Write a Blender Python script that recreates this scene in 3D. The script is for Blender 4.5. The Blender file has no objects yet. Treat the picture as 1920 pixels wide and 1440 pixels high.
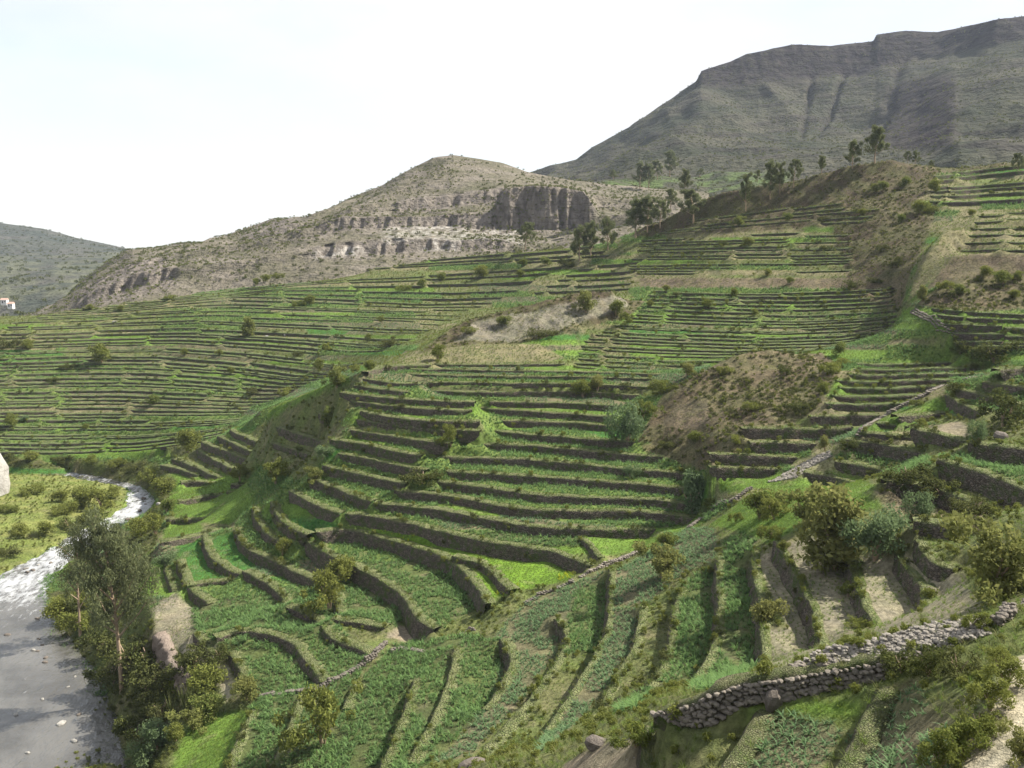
import bpy, math, random
import numpy as np
from mathutils import Vector

# ------------------------------------------------------------------ camera, sky, sun, exposure
scene = bpy.context.scene
COL = scene.collection
random.seed(7)
rng = np.random.default_rng(7)

CZ = 75.0                       # camera height above the river
FPX = 1800.0                    # focal length in photo pixels (photo 1920 x 1440)
PITCH = math.atan(320.0 / FPX)  # the horizon lies at row 400 of the photo
SP, CP = math.sin(PITCH), math.cos(PITCH)

cam = bpy.data.cameras.new("camera")
cam.sensor_width = 36.0
cam.lens = 36.0 * FPX / 1920.0
cam.clip_start = 0.5
cam.clip_end = 20000.0
camo = bpy.data.objects.new("camera", cam)
COL.objects.link(camo)
camo.location = (0, 0, CZ)
camo.rotation_euler = (math.pi / 2 - PITCH, 0, 0)
scene.camera = camo
scene.render.resolution_x, scene.render.resolution_y = 1024, 768

SUN_AZ = math.radians(72)       # clockwise from the view direction (+Y) towards +X
SUN_EL = math.radians(45)
sun = bpy.data.lights.new("sun", 'SUN')
sun.energy = 5.0
sun.angle = math.radians(0.6)
sun.color = (1.0, 0.94, 0.84)
suno = bpy.data.objects.new("sun", sun)
COL.objects.link(suno)
sdir = Vector((math.sin(SUN_AZ) * math.cos(SUN_EL), math.cos(SUN_AZ) * math.cos(SUN_EL), math.sin(SUN_EL)))
suno.rotation_euler = sdir.to_track_quat('Z', 'Y').to_euler()

world = bpy.data.worlds.new("World")
scene.world = world
world.use_nodes = True
wn, wl = world.node_tree.nodes, world.node_tree.links
wn.clear()
w_out = wn.new('ShaderNodeOutputWorld')
w_bg = wn.new('ShaderNodeBackground')
w_bg.inputs['Strength'].default_value = 0.10
sky = wn.new('ShaderNodeTexSky')
sky.sky_type = 'NISHITA'
sky.sun_disc = False
sky.sun_elevation = SUN_EL
sky.sun_rotation = SUN_AZ
sky.altitude = 3000
sky.air_density = 1.0
sky.dust_density = 1.5
w_tc = wn.new('ShaderNodeTexCoord')
w_map = wn.new('ShaderNodeMapping')
w_map.inputs['Scale'].default_value = (1.0, 1.0, 2.6)
w_map.inputs['Rotation'].default_value = (0, 0, 0.55)
w_map.inputs['Location'].default_value = (0.35, 0.1, 0.12)
w_n = wn.new('ShaderNodeTexNoise')
w_n.inputs['Scale'].default_value = 1.7
w_n.inputs['Detail'].default_value = 7
w_n.inputs['Roughness'].default_value = 0.52
w_r = wn.new('ShaderNodeMapRange')
w_r.inputs['From Min'].default_value = 0.38
w_r.inputs['From Max'].default_value = 0.60
w_r.inputs['To Min'].default_value = 0.45
w_r.inputs['To Max'].default_value = 1.0
w_mix = wn.new('ShaderNodeMix')
w_mix.data_type = 'RGBA'
w_mix.inputs['B'].default_value = (4.15, 4.17, 4.22, 1)   # sunlit cloud
wl.new(w_tc.outputs['Generated'], w_map.inputs['Vector'])
wl.new(w_map.outputs['Vector'], w_n.inputs['Vector'])
wl.new(w_n.outputs['Fac'], w_r.inputs['Value'])
wl.new(w_r.outputs['Result'], w_mix.inputs['Factor'])
wl.new(sky.outputs['Color'], w_mix.inputs['A'])
wl.new(w_mix.outputs['Result'], w_bg.inputs['Color'])
wl.new(w_bg.outputs['Background'], w_out.inputs['Surface'])

vs = scene.view_settings
vs.view_transform = 'Standard'
vs.look = 'None'
vs.exposure = 1.27
vs.gamma = 1.0
scene.render.engine = 'CYCLES'
scene.cycles.max_bounces = 5
scene.cycles.diffuse_bounces = 2
scene.cycles.transmission_bounces = 3
scene.cycles.transparent_max_bounces = 4
scene.cycles.volume_bounces = 0
scene.cycles.use_denoising = True


# ------------------------------------------------------------------ photo geometry
def ray(u, v):
    u, v = np.asarray(u, float), np.asarray(v, float)
    cx, cy = (u - 960) / FPX, (720 - v) / FPX
    return cx, CP + cy * SP, -SP + cy * CP


def at_z(u, v, z):
    dx, dy, dz = ray(u, v)
    t = (z - CZ) / dz
    return np.stack([dx * t, dy * t, np.broadcast_to(z, np.shape(t)) * 1.0], -1)


def at_y(u, v, y):
    dx, dy, dz = ray(u, v)
    t = y / dy
    return np.stack([dx * t, dy * t, CZ + dz * t], -1)


def project(x, y, z):
    zr = z - CZ
    f = np.maximum(y * CP - zr * SP, 1e-3)
    return 960 + FPX * x / f, 720 - FPX * (y * SP + zr * CP) / f


def hash01(ix, iy, seed=0):
    h = (ix.astype(np.int64) * 374761393 + iy.astype(np.int64) * 668265263 + seed * 974711) & 0x7fffffff
    h = ((h ^ (h >> 13)) * 1274126177) & 0x7fffffff
    h = ((h ^ (h >> 16)) * 2246822519) & 0x7fffffff
    return (h & 0xffffff) / float(0x1000000)


def vnoise(x, y, seed=0):
    x, y = np.asarray(x, float), np.asarray(y, float)
    ix, iy = np.floor(x), np.floor(y)
    fx, fy = x - ix, y - iy
    fx, fy = fx * fx * (3 - 2 * fx), fy * fy * (3 - 2 * fy)
    a, b = hash01(ix, iy, seed), hash01(ix + 1, iy, seed)
    c, d = hash01(ix, iy + 1, seed), hash01(ix + 1, iy + 1, seed)
    return (a * (1 - fx) + b * fx) * (1 - fy) + (c * (1 - fx) + d * fx) * fy


def fbm(x, y, octv=4, seed=0, rough=0.5):
    s, a, t = 0.0, 1.0, 0.0
    for o in range(octv):
        s = s + a * (vnoise(x * 2 ** o + 17.3 * o, y * 2 ** o - 9.1 * o, seed + o) - 0.5)
        t += a
        a *= rough
    return s / t * 2.0


def sstep(a, b, x):
    t = np.clip((x - a) / (b - a), 0, 1)
    return t * t * (3 - 2 * t)


def resample(P, ds):
    P = np.asarray(P, float)
    seg = np.linalg.norm(np.diff(P[:, :2], axis=0), axis=1)
    s = np.concatenate([[0], np.cumsum(seg)])
    n = max(2, int(s[-1] / ds) + 1)
    t = np.linspace(0, s[-1], n)
    return np.stack([np.interp(t, s, P[:, k]) for k in range(P.shape[1])], -1), t


def smooth_poly(P, it=2):
    P = np.asarray(P, float)
    for _ in range(it):                                   # corner cutting that keeps the ends
        if len(P) < 3:
            return P
        q = [P[0]]
        for a, b in zip(P[:-1], P[1:]):
            q += [a * 0.75 + b * 0.25, a * 0.25 + b * 0.75]
        q.append(P[-1])
        P = np.array(q)
    return P


# ------------------------------------------------------------------ object helpers
def link(name, data, parent=None, **props):
    o = bpy.data.objects.new(name, data)
    COL.objects.link(o)
    if parent is not None:
        o.parent = parent
    for k, v in props.items():
        if v is not None:
            o[k] = v
    return o


def mesh_from(name, verts, faces, mat=None, smooth=False):
    """faces: (N,3) or (N,4) array, or a list of such arrays"""
    me = bpy.data.meshes.new(name)
    verts = np.asarray(verts, np.float32)
    fl = faces if isinstance(faces, list) else [faces]
    fl = [np.asarray(f, np.int32) for f in fl if len(f)]
    me.vertices.add(len(verts))
    me.vertices.foreach_set('co', verts.ravel())
    nl = sum(f.size for f in fl)
    me.loops.add(nl)
    me.loops.foreach_set('vertex_index', np.concatenate([f.ravel() for f in fl]))
    starts, tot, k = [], [], 0
    for f in fl:
        n = f.shape[1]
        starts.append(np.arange(len(f)) * n + k)
        k += f.size
    starts = np.concatenate(starts).astype(np.int32)
    me.polygons.add(len(starts))
    me.polygons.foreach_set('loop_start', starts)
    if mat is not None:
        me.materials.append(mat)
    me.update(calc_edges=True)
    me.polygons.foreach_set('use_smooth', np.full(len(starts), bool(smooth)))
    me.validate(verbose=False)
    return me


def grid_faces(nr, nc, keep=None):
    i = np.arange(nr - 1)[:, None] * nc + np.arange(nc - 1)[None, :]
    f = np.stack([i, i + 1, i + nc + 1, i + nc], -1)
    if keep is not None:
        f = f[keep]
    return f.reshape(-1, 4)


def set_attr(me, name, arr, kind='FLOAT_COLOR'):
    a = me.attributes.new(name, kind, 'POINT')
    if kind == 'FLOAT_COLOR':
        arr = np.concatenate([arr, np.ones((len(arr), 1))], 1) if arr.shape[1] == 3 else arr
        a.data.foreach_set('color', arr.astype(np.float32).ravel())
    else:
        a.data.foreach_set('value', arr.astype(np.float32).ravel())


# ------------------------------------------------------------------ materials
class NT:
    def __init__(self, name):
        self.m = bpy.data.materials.new(name)
        self.m.use_nodes = True
        self.n, self.l = self.m.node_tree.nodes, self.m.node_tree.links
        self.n.clear()
        self.out = self.n.new('ShaderNodeOutputMaterial')
        self.co = self.n.new('ShaderNodeNewGeometry').outputs['Position']

    def put(self, sock, val):
        if isinstance(val, bpy.types.NodeSocket):
            self.l.new(val, sock)
        else:
            if isinstance(val, (tuple, list)) and len(val) == 3 and sock.type == 'RGBA':
                val = tuple(val) + (1,)
            sock.default_value = val

    def noise(self, scale, detail=4, rough=0.55, vec=None, sx=None):
        v = vec if vec is not None else self.co
        if sx is not None:
            mp = self.n.new('ShaderNodeMapping')
            mp.inputs['Scale'].default_value = sx
            self.l.new(v, mp.inputs['Vector'])
            v = mp.outputs['Vector']
        t = self.n.new('ShaderNodeTexNoise')
        t.inputs['Scale'].default_value = scale
        t.inputs['Detail'].default_value = detail
        t.inputs['Roughness'].default_value = rough
        self.l.new(v, t.inputs['Vector'])
        return t.outputs['Fac']

    def voro(self, scale, feature='F1', vec=None, out='Distance', sx=None):
        v = vec if vec is not None else self.co
        if sx is not None:
            mp = self.n.new('ShaderNodeMapping')
            mp.inputs['Scale'].default_value = sx
            self.l.new(v, mp.inputs['Vector'])
            v = mp.outputs['Vector']
        t = self.n.new('ShaderNodeTexVoronoi')
        t.feature = feature
        t.inputs['Scale'].default_value = scale
        self.l.new(v, t.inputs['Vector'])
        return t.outputs[out]

    def rng(self, val, a, b, c=0.0, d=1.0):
        t = self.n.new('ShaderNodeMapRange')
        self.put(t.inputs['Value'], val)
        for k, x in zip(('From Min', 'From Max', 'To Min', 'To Max'), (a, b, c, d)):
            t.inputs[k].default_value = x
        return t.outputs['Result']

    def mix(self, fac, a, b, mode='MIX'):
        t = self.n.new('ShaderNodeMix')
        t.data_type = 'RGBA'
        t.blend_type = mode
        self.put(t.inputs['Factor'], fac)
        self.put(t.inputs['A'], a)
        self.put(t.inputs['B'], b)
        return t.outputs['Result']

    def math(self, op, a, b=0.0):
        t = self.n.new('ShaderNodeMath')
        t.operation = op
        self.put(t.inputs[0], a)
        self.put(t.inputs[1], b)
        return t.outputs[0]

    def attr(self, name, out='Color'):
        t = self.n.new('ShaderNodeAttribute')
        t.attribute_name = name
        return t.outputs[out]

    def normal_z(self):
        g = self.n.new('ShaderNodeNewGeometry')
        s = self.n.new('ShaderNodeSeparateXYZ')
        self.l.new(g.outputs['Normal'], s.inputs[0])
        return s.outputs['Z']

    def island(self):
        return self.n.new('ShaderNodeNewGeometry').outputs['Random Per Island']

    def objrand(self):
        return self.n.new('ShaderNodeObjectInfo').outputs['Random']

    def bump(self, height, strength=0.5, dist=0.1):
        t = self.n.new('ShaderNodeBump')
        t.inputs['Strength'].default_value = strength
        t.inputs['Distance'].default_value = dist
        self.l.new(height, t.inputs['Height'])
        return t.outputs['Normal']

    def bsdf(self, color, rough=0.9, normal=None, spec=0.2):
        b = self.n.new('ShaderNodeBsdfPrincipled')
        self.put(b.inputs['Base Color'], color)
        self.put(b.inputs['Roughness'], rough)
        b.inputs['Specular IOR Level'].default_value = spec
        if normal is not None:
            self.l.new(normal, b.inputs['Normal'])
        self.l.new(b.outputs[0], self.out.inputs['Surface'])
        return self.m

    def leaf(self, color, trans=0.3, gloss=0.0):
        d = self.n.new('ShaderNodeBsdfDiffuse')
        t = self.n.new('ShaderNodeBsdfTranslucent')
        s = self.n.new('ShaderNodeMixShader')
        s.inputs[0].default_value = trans
        self.put(d.inputs['Color'], color)
        self.put(t.inputs['Color'], color)
        self.l.new(d.outputs[0], s.inputs[1])
        self.l.new(t.outputs[0], s.inputs[2])
        last = s.outputs[0]
        if gloss:
            g = self.n.new('ShaderNodeBsdfGlossy')
            g.inputs['Roughness'].default_value = 0.45
            g.inputs['Color'].default_value = (0.9, 0.95, 1, 1)
            s2 = self.n.new('ShaderNodeMixShader')
            s2.inputs[0].default_value = gloss
            self.l.new(last, s2.inputs[1])
            self.l.new(g.outputs[0], s2.inputs[2])
            last = s2.outputs[0]
        self.l.new(last, self.out.inputs['Surface'])
        return self.m


def mat_ground():
    t = NT('ground')
    base = t.attr('gcol')
    n1 = t.noise(2.2, 6, 0.65)
    n2 = t.noise(0.35, 4, 0.6)
    n3 = t.noise(9.0, 3, 0.6)
    c = t.mix(1.0, base, t.mix(t.rng(n1, 0.32, 0.68), (0.55, 0.55, 0.5), (1.4, 1.38, 1.3)), 'MULTIPLY')
    c = t.mix(1.0, c, t.mix(t.rng(n2, 0.35, 0.65), (0.78, 0.8, 0.8), (1.2, 1.18, 1.1)), 'MULTIPLY')
    # loose stones and dry bits
    st = t.rng(t.voro(2.6), 0.0, 0.16, 1.0, 0.0)
    st = t.math('MULTIPLY', st, t.rng(n2, 0.48, 0.6))
    st = t.math('MULTIPLY', st, t.attr('rocky', 'Fac'))
    c = t.mix(st, c, (0.36, 0.33, 0.29))
    h = t.math('ADD', n1, t.math('MULTIPLY', n3, 0.5))
    return t.bsdf(c, 0.95, t.bump(h, 0.8, 0.25), 0.1)


def mat_wall(name, dark, light, grassy, gtop, vs_=2.6, crack=0.75):
    t = NT(name)
    v = t.voro(vs_, 'F1', out='Color', sx=(1, 1, 1.6))
    sep = t.n.new('ShaderNodeSeparateColor')
    t.l.new(v, sep.inputs[0])
    edge = t.voro(vs_, 'DISTANCE_TO_EDGE', sx=(1, 1, 1.6))
    n = t.noise(1.1, 5, 0.65)
    nb = t.noise(0.28, 3, 0.6)
    nf = t.noise(6.0, 4, 0.7)
    c = t.mix(sep.outputs[0], dark, light)
    c = t.mix(t.rng(edge, 0.0, 0.09, crack, 0.0), c, (0.025, 0.022, 0.018))
    c = t.mix(t.rng(nf, 0.3, 0.7, 0, 0.5), c, (0.07, 0.06, 0.045))
    g = t.math('MULTIPLY', t.rng(n, 0.44, 0.6, 0, 0.9), t.rng(nb, 0.36, 0.56))
    c = t.mix(g, c, grassy)
    up = t.rng(t.math('ADD', t.normal_z(), t.math('MULTIPLY', t.math('SUBTRACT', n, 0.5), 0.5)), 0.45, 0.8)
    top = t.mix(t.rng(n, 0.38, 0.62), gtop, grassy)
    top = t.mix(t.rng(nf, 0.35, 0.7, 0, 0.6), top, (0.20, 0.19, 0.12))
    c = t.mix(up, c, top)
    h = t.math('ADD', t.rng(edge, 0.0, 0.2), t.math('MULTIPLY', nf, 0.8))
    return t.bsdf(c, 0.95, t.bump(h, 0.9, 0.2), 0.1)


def mat_rock(name, a, b, scale=0.4, bumpd=0.5):
    t = NT(name)
    n = t.noise(scale, 7, 0.65)
    m = t.noise(scale * 6, 5, 0.65)
    c = t.mix(t.rng(n, 0.35, 0.65), a, b)
    c = t.mix(t.rng(m, 0.55, 0.75, 0, 0.6), c, tuple(x * 0.45 for x in a))
    return t.bsdf(c, 0.9, t.bump(t.math('ADD', n, t.math('MULTIPLY', m, 0.6)), 0.9, bumpd), 0.15)


def mat_stone(name, a, b):
    t = NT(name)
    n = t.noise(7.0, 5, 0.6)
    c = t.mix(t.objrand(), a, b)
    c = t.mix(t.island(), c, t.mix(0.5, c, tuple(x * 0.5 for x in a)))
    c = t.mix(t.rng(n, 0.4, 0.7, 0, 0.55), c, (0.10, 0.10, 0.075))
    return t.bsdf(c, 0.9, t.bump(n, 0.6, 0.05), 0.15)


def mat_leaf(name, a, b, c=None, trans=0.3, gloss=0.0, young=0.0):
    t = NT(name)
    col = t.mix(t.island(), a, b)
    if c is not None:
        col = t.mix(t.math('MULTIPLY', t.objrand(), 0.7), col, c)
    return t.leaf(col, trans, gloss)


def mat_hill(name, grass, bare, rock, dark, scale=0.05, fields=None):
    t = NT(name)
    n1 = t.noise(scale, 6, 0.6)
    n2 = t.noise(scale * 7, 5, 0.65)
    strat = t.noise(scale * 3, 4, 0.6, sx=(0.35, 0.35, 3.2))
    vert = t.noise(scale * 9, 4, 0.6, sx=(1.0, 1.0, 0.16))
    spots = t.rng(t.voro(scale * 16), 0.12, 0.34, 1.0, 0.0)
    c = t.mix(t.rng(n1, 0.38, 0.62), grass, bare)
    c = t.mix(t.rng(strat, 0.5, 0.62, 0, 0.55), c, rock)
    c = t.mix(t.math('MULTIPLY', spots, t.rng(n2, 0.4, 0.6)), c, dark)
    rk = t.attr('rockm', 'Fac')
    rc = t.mix(t.rng(vert, 0.36, 0.62), tuple(x * 0.48 for x in rock), rock)
    rc = t.mix(t.rng(n2, 0.45, 0.7, 0, 0.6), rc, bare)
    c = t.mix(rk, c, rc)
    if fields is not None:
        c = t.mix(t.attr('fieldm', 'Fac'), c, fields)
    pl = t.attr('palem', 'Fac')
    c = t.mix(t.math('MULTIPLY', pl, t.rng(vert, 0.42, 0.66, 0, 0.75)), c, (0.42, 0.40, 0.36))
    h = t.math('ADD', n2, t.math('MULTIPLY', strat, 0.7))
    return t.bsdf(c, 0.95, t.bump(h, 1.0, 0.12 / scale), 0.05)


M_GROUND = mat_ground()
M_WALL = mat_wall('terrace_stone', (0.105, 0.086, 0.068), (0.23, 0.19, 0.155), (0.075, 0.11, 0.028), (0.16, 0.175, 0.07))
M_WALLFAR = mat_wall('terrace_stone_far', (0.082, 0.067, 0.054), (0.16, 0.132, 0.11), (0.075, 0.115, 0.030), (0.12, 0.165, 0.055))
M_WALLNEAR = mat_wall('near_terrace_stone', (0.12, 0.10, 0.08), (0.22, 0.19, 0.155), (0.08, 0.115, 0.03), (0.15, 0.155, 0.075), 8.0, 0.2)
M_STONE = mat_stone('grey_stone', (0.25, 0.215, 0.18), (0.14, 0.12, 0.10))
M_STONEP = mat_stone('pale_stone', (0.30, 0.27, 0.235), (0.18, 0.16, 0.14))
M_BOULDER = mat_rock('boulder_rock', (0.115, 0.098, 0.082), (0.18, 0.155, 0.13), 2.2, 0.2)
M_BLUFF = mat_rock('bluff_rock', (0.19, 0.15, 0.12), (0.27, 0.22, 0.18), 0.5, 0.6)
M_WHITEROCK = mat_rock('white_rock', (0.40, 0.385, 0.35), (0.24, 0.225, 0.20), 0.35, 0.8)
M_MAIZE = mat_leaf('maize_leaf', (0.085, 0.165, 0.048), (0.165, 0.255, 0.085), (0.13, 0.205, 0.085), 0.4)
M_MAIZEB = mat_leaf('maize_leaf_blue', (0.08, 0.15, 0.062), (0.16, 0.235, 0.12), (0.12, 0.19, 0.08), 0.38)
M_GRASS = mat_leaf('grass_blade', (0.075, 0.155, 0.022), (0.16, 0.23, 0.045), (0.17, 0.19, 0.06), 0.4)
M_DRY = mat_leaf('dry_grass_blade', (0.22, 0.205, 0.10), (0.14, 0.16, 0.055), (0.10, 0.13, 0.04), 0.3)
M_FLOWER = mat_leaf('yellow_flower', (0.45, 0.42, 0.03), (0.25, 0.33, 0.03), None, 0.3)
M_LEAF = mat_leaf('shrub_leaf', (0.085, 0.115, 0.028), (0.19, 0.21, 0.055), (0.20, 0.21, 0.055), 0.38)
M_LEAFB = mat_leaf('bluish_leaf', (0.09, 0.135, 0.06), (0.19, 0.25, 0.13), (0.14, 0.19, 0.08), 0.36)
M_LEAFD = mat_leaf('dark_leaf', (0.05, 0.065, 0.02), (0.11, 0.12, 0.04), (0.10, 0.105, 0.04), 0.3)
M_LEAFY = mat_leaf('yellowish_leaf', (0.08, 0.125, 0.028), (0.21, 0.225, 0.07), (0.23, 0.22, 0.08), 0.4)
M_EUC = mat_leaf('eucalyptus_leaf', (0.095, 0.115, 0.05), (0.20, 0.215, 0.10), (0.15, 0.17, 0.085), 0.42)
M_BARK = mat_rock('bark', (0.24, 0.17, 0.11), (0.36, 0.28, 0.2), 2.0, 0.05)
M_PATH = None

# ------------------------------------------------------------------ terrain control data (photo pixels, with height or distance)
WALLS = []      # dict(P=(n,5): x,y,zt,zb-drop ...)
SOFT = []       # plain height constraints


def soft_z(pts):
    for (u, v, z) in pts:
        pass
    P = np.array([at_z(u, v, z) for u, v, z in pts])
    SOFT.append(P)


def soft_y(pts):
    P = np.array([at_y(u, v, y) for u, v, y in pts])
    SOFT.append(P)


def soft_w(pts):
    SOFT.append(np.array(pts, float))


def wall_z(region, pts, z, h, mat='near', taper=(1, 1), label=None, kind='terrace_wall'):
    """pts: photo points of the wall's top edge; uphill lies to the left of the direction of travel"""
    zz = z if isinstance(z, (list, tuple)) else [z] * len(pts)
    P = np.array([at_z(u, v, q) for (u, v), q in zip(pts, zz)])
    add_wall(region, P, h, mat, taper, label, kind)


def add_wall(region, P, h, mat='near', taper=(1, 1), label=None, kind='terrace_wall'):
    P = smooth_poly(P, 2)
    y = P[:, 1].mean()
    ds = 0.35 if y < 62 else (0.6 if y < 180 else 1.0)
    P, s = resample(P, ds)
    L = s[-1]
    hh = np.full(len(P), float(h)) if np.ndim(h) == 0 else np.interp(s / L, np.linspace(0, 1, len(h)), h)
    te = min(1.3, L * 0.12)
    if taper[0]:
        hh = hh * np.clip(s / te, 0.05, 1)
    if taper[1]:
        hh = hh * np.clip((L - s) / te, 0.05, 1)
    hh = hh * (0.8 + 0.4 * vnoise(s / (4.0 if y < 200 else 9.0), np.full_like(s, len(WALLS) * 3.1), 8))
    # small wander so that no edge is ruler straight
    t = np.gradient(P[:, :2], axis=0)
    t /= np.linalg.norm(t, axis=1)[:, None] + 1e-9
    nrm = np.stack([-t[:, 1], t[:, 0]], -1)
    amp = 0.2 if y < 62 else (0.3 if y < 180 else 0.5)
    P[:, :2] += nrm * (fbm(s * 0.28, np.full_like(s, len(WALLS) * 7.7), 3, 5) * amp)[:, None]
    WALLS.append(dict(region=region, P=P, h=hh, n=nrm, s=s, mat=mat, label=label, kind=kind, idx=len(WALLS)))


# --- depth guide for the far slopes: (u, v, forward distance)
YP = np.array([
    (-60, 850, 275), (200, 850, 277), (400, 825, 265), (-60, 765, 298), (250, 762, 300), (480, 768, 284),
    (-60, 672, 332), (300, 668, 335), (600, 695, 292), (60, 603, 362), (400, 588, 370), (700, 595, 345), (250, 575, 385),
    (500, 556, 388), (800, 565, 358), (450, 540, 415), (640, 525, 415), (760, 515, 412), (900, 512, 393),
    (760, 640, 285), (900, 560, 342), (1100, 545, 305), (1060, 500, 352), (1200, 470, 335), (1000, 470, 385),
    (1000, 660, 236), (1200, 640, 228), (1500, 640, 220), (1700, 640, 203), (1050, 690, 217), (1250, 692, 212),
    (1150, 600, 250), (1300, 590, 243), (1500, 590, 237), (1650, 590, 222), (1300, 545, 258), (1500, 545, 248), (1680, 545, 232),
    (1300, 500, 287), (1500, 500, 265), (1300, 460, 305), (1500, 450, 283), (1300, 410, 335), (1500, 400, 303), (1680, 400, 277),
    (1500, 350, 322), (1700, 340, 302), (1850, 370, 285), (1900, 330, 300), (1700, 308, 312), (1990, 300, 316), (1990, 370, 280),
    (1850, 430, 232), (1850, 476, 216), (1800, 522, 210), (1990, 430, 230),
    (1800, 645, 188), (1990, 650, 180), (1760, 590, 195), (1990, 590, 190),
])


def tps_fit(X, f, lam=1e-3):
    n = len(X)
    d = np.linalg.norm(X[:, None] - X[None], axis=2)
    K = np.where(d > 0, d * d * np.log(d + 1e-12), 0) + lam * np.eye(n)
    Pm = np.concatenate([np.ones((n, 1)), X], 1)
    A = np.block([[K, Pm], [Pm.T, np.zeros((3, 3))]])
    return np.linalg.solve(A, np.concatenate([f, np.zeros(3)]))


_YX = YP[:, :2] / 400.0
_YC = tps_fit(_YX, np.log(YP[:, 2]))


def ymap(u, v):
    q = np.stack([np.asarray(u, float).ravel(), np.asarray(v, float).ravel()], -1) / 400.0
    d = np.linalg.norm(q[:, None] - _YX[None], axis=2)
    K = np.where(d > 0, d * d * np.log(d + 1e-12), 0)
    r = K @ _YC[:len(_YX)] + _YC[len(_YX)] + q @ _YC[len(_YX) + 1:]
    return np.exp(r)


def polyline_v(key, us):
    k = np.array(key, float)
    return np.interp(us, k[:, 0], k[:, 1])


FAM_ROW = {}


def family(region, keys, counts, hfrac=0.78, gap=0.14, seg=(90, 300), jit=0.42, hmax=2.0, skip=0.02):
    """rows of terrace walls between traced key rows; plots end at ragged seams shared by neighbouring rows"""
    rows = []
    for (ka, kb), n in zip(zip(keys[:-1], keys[1:]), counts):
        for i in range(n):
            rows.append((ka, kb, min(0.97, max(0, (i + (random.uniform(-0.24, 0.24) if i else 0)) / n))))
    rows.append((keys[-1], keys[-1], 0.0))
    lines = []
    for ka, kb, f in rows:
        u0 = ka[0][0] * (1 - f) + kb[0][0] * f
        u1 = ka[-1][0] * (1 - f) + kb[-1][0] * f
        us = np.linspace(u0, u1, 24)
        va = polyline_v(ka, np.interp(us, [u0, u1], [ka[0][0], ka[-1][0]]))
        vb = polyline_v(kb, np.interp(us, [u0, u1], [kb[0][0], kb[-1][0]]))
        lines.append((us, va * (1 - f) + vb * f))
    cuts = None
    for r, (us, vv) in enumerate(lines):
        if cuts is None or r % 4 == 0 or random.random() < 0.2:
            cuts, p = [], us[0] + random.uniform(20, seg[0])
            while p < us[-1] - 40:
                cuts.append((p, random.uniform(-jit, jit)))
                p += random.uniform(*seg)
        else:
            cuts = [(c + random.uniform(-9, 9), o) for c, o in cuts]
        if r + 1 < len(lines):
            nv = np.interp(us, lines[r + 1][0], lines[r + 1][1])
            dv = vv - nv
        else:
            nv = np.interp(us, lines[r - 1][0], lines[r - 1][1])
            dv = nv - vv
        dv = np.clip(dv, 3, 40)
        edges = [us[0]] + [c for c, o in cuts if us[0] + 15 < c < us[-1] - 15] + [us[-1]]
        offs = [0.0] + [o for c, o in cuts if us[0] + 15 < c < us[-1] - 15]
        for j in range(len(edges) - 1):
            if random.random() < skip:
                continue
            a, b = edges[j], edges[j + 1]
            g = random.uniform(0, gap) * 30
            a2, b2 = a + g, b - g
            if b2 - a2 < 18:
                continue
            uu = np.linspace(a2, b2, max(4, int((b2 - a2) / 16)))
            v2 = np.interp(uu, us, vv) + offs[j] * np.interp(uu, us, dv)
            yy = ymap(uu, v2)
            P = at_y(uu, v2, yy)
            # wall height = height gained to the next row below
            dd = np.interp(uu, us, dv)
            zl = at_y(uu, v2 + dd, ymap(uu, v2 + dd))[:, 2]
            h = np.clip((P[:, 2] - zl) * hfrac, 0.35, hmax).mean()
            add_wall(region, P, h, 'far')
            WALLS[-1]['row'] = r
            WALLS[-1]['um'] = (a + b) / 2


exec_lines = True

# far left slope
family('far left slope', [
    [(-60, 848), (100, 850), (250, 845), (360, 830), (420, 817)],
    [(-60, 765), (200, 762), (470, 768)],
    [(-60, 675), (150, 668), (300, 668), (450, 680), (600, 700), (660, 692)],
    [(20, 605), (200, 598), (400, 590), (700, 600), (830, 606)],
    [(130, 582), (250, 575), (450, 556), (620, 562), (800, 570), (930, 566)],
    [(420, 545), (520, 535), (640, 525), (760, 520), (900, 512), (1060, 502)],
], [10, 12, 10, 5, 5])
family('slope below the eucalyptus grove', [
    [(700, 503), (900, 493), (1050, 484), (1150, 478)],
    [(800, 488), (950, 475), (1050, 466), (1120, 462)],
], [2], hmax=1.2)
family('slope left of the upper field steps', [
    [(1000, 548), (1100, 545), (1190, 540)],
    [(1080, 505), (1150, 500), (1200, 496)],
], [4], hmax=1.4)
# benches in the middle right, below and above the cart track
family('middle right benches', [
    [(1075, 688), (1150, 692), (1250, 694), (1330, 692)],
    [(1090, 640), (1250, 648), (1400, 652), (1560, 648), (1660, 634)],
    [(1190, 590), (1350, 596), (1500, 600), (1650, 592), (1690, 587)],
    [(1215, 545), (1350, 548), (1500, 548), (1600, 545), (1670, 540)],
], [6, 8, 6], hmax=1.2)
family('slope above the cart track', [
    [(1170, 515), (1300, 515), (1500, 518), (1600, 515)],
    [(1200, 450), (1350, 445), (1500, 440), (1600, 438)],
    [(1290, 415), (1400, 400), (1560, 380), (1680, 366)],
], [11, 6], hmax=0.75, skip=0.22)
family('top right benches', [
    [(1740, 378), (1830, 374), (1990, 366)],
    [(1750, 330), (1830, 322), (1990, 305)],
], [5], hmax=1.3)
family('benches right of the stony lane', [
    [(1800, 652), (1990, 652)],
    [(1745, 578), (1800, 583), (1990, 592)],
], [5], hmax=1.2)
family('dry spur above the cut bank', [
    [(1800, 470), (1900, 466), (1990, 468)],
    [(1830, 405), (1900, 402), (1990, 398)],
], [5], hmax=0.7, skip=0.1)
RDv = [757, 742, 727, 714, 702, 692, 682]
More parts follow.
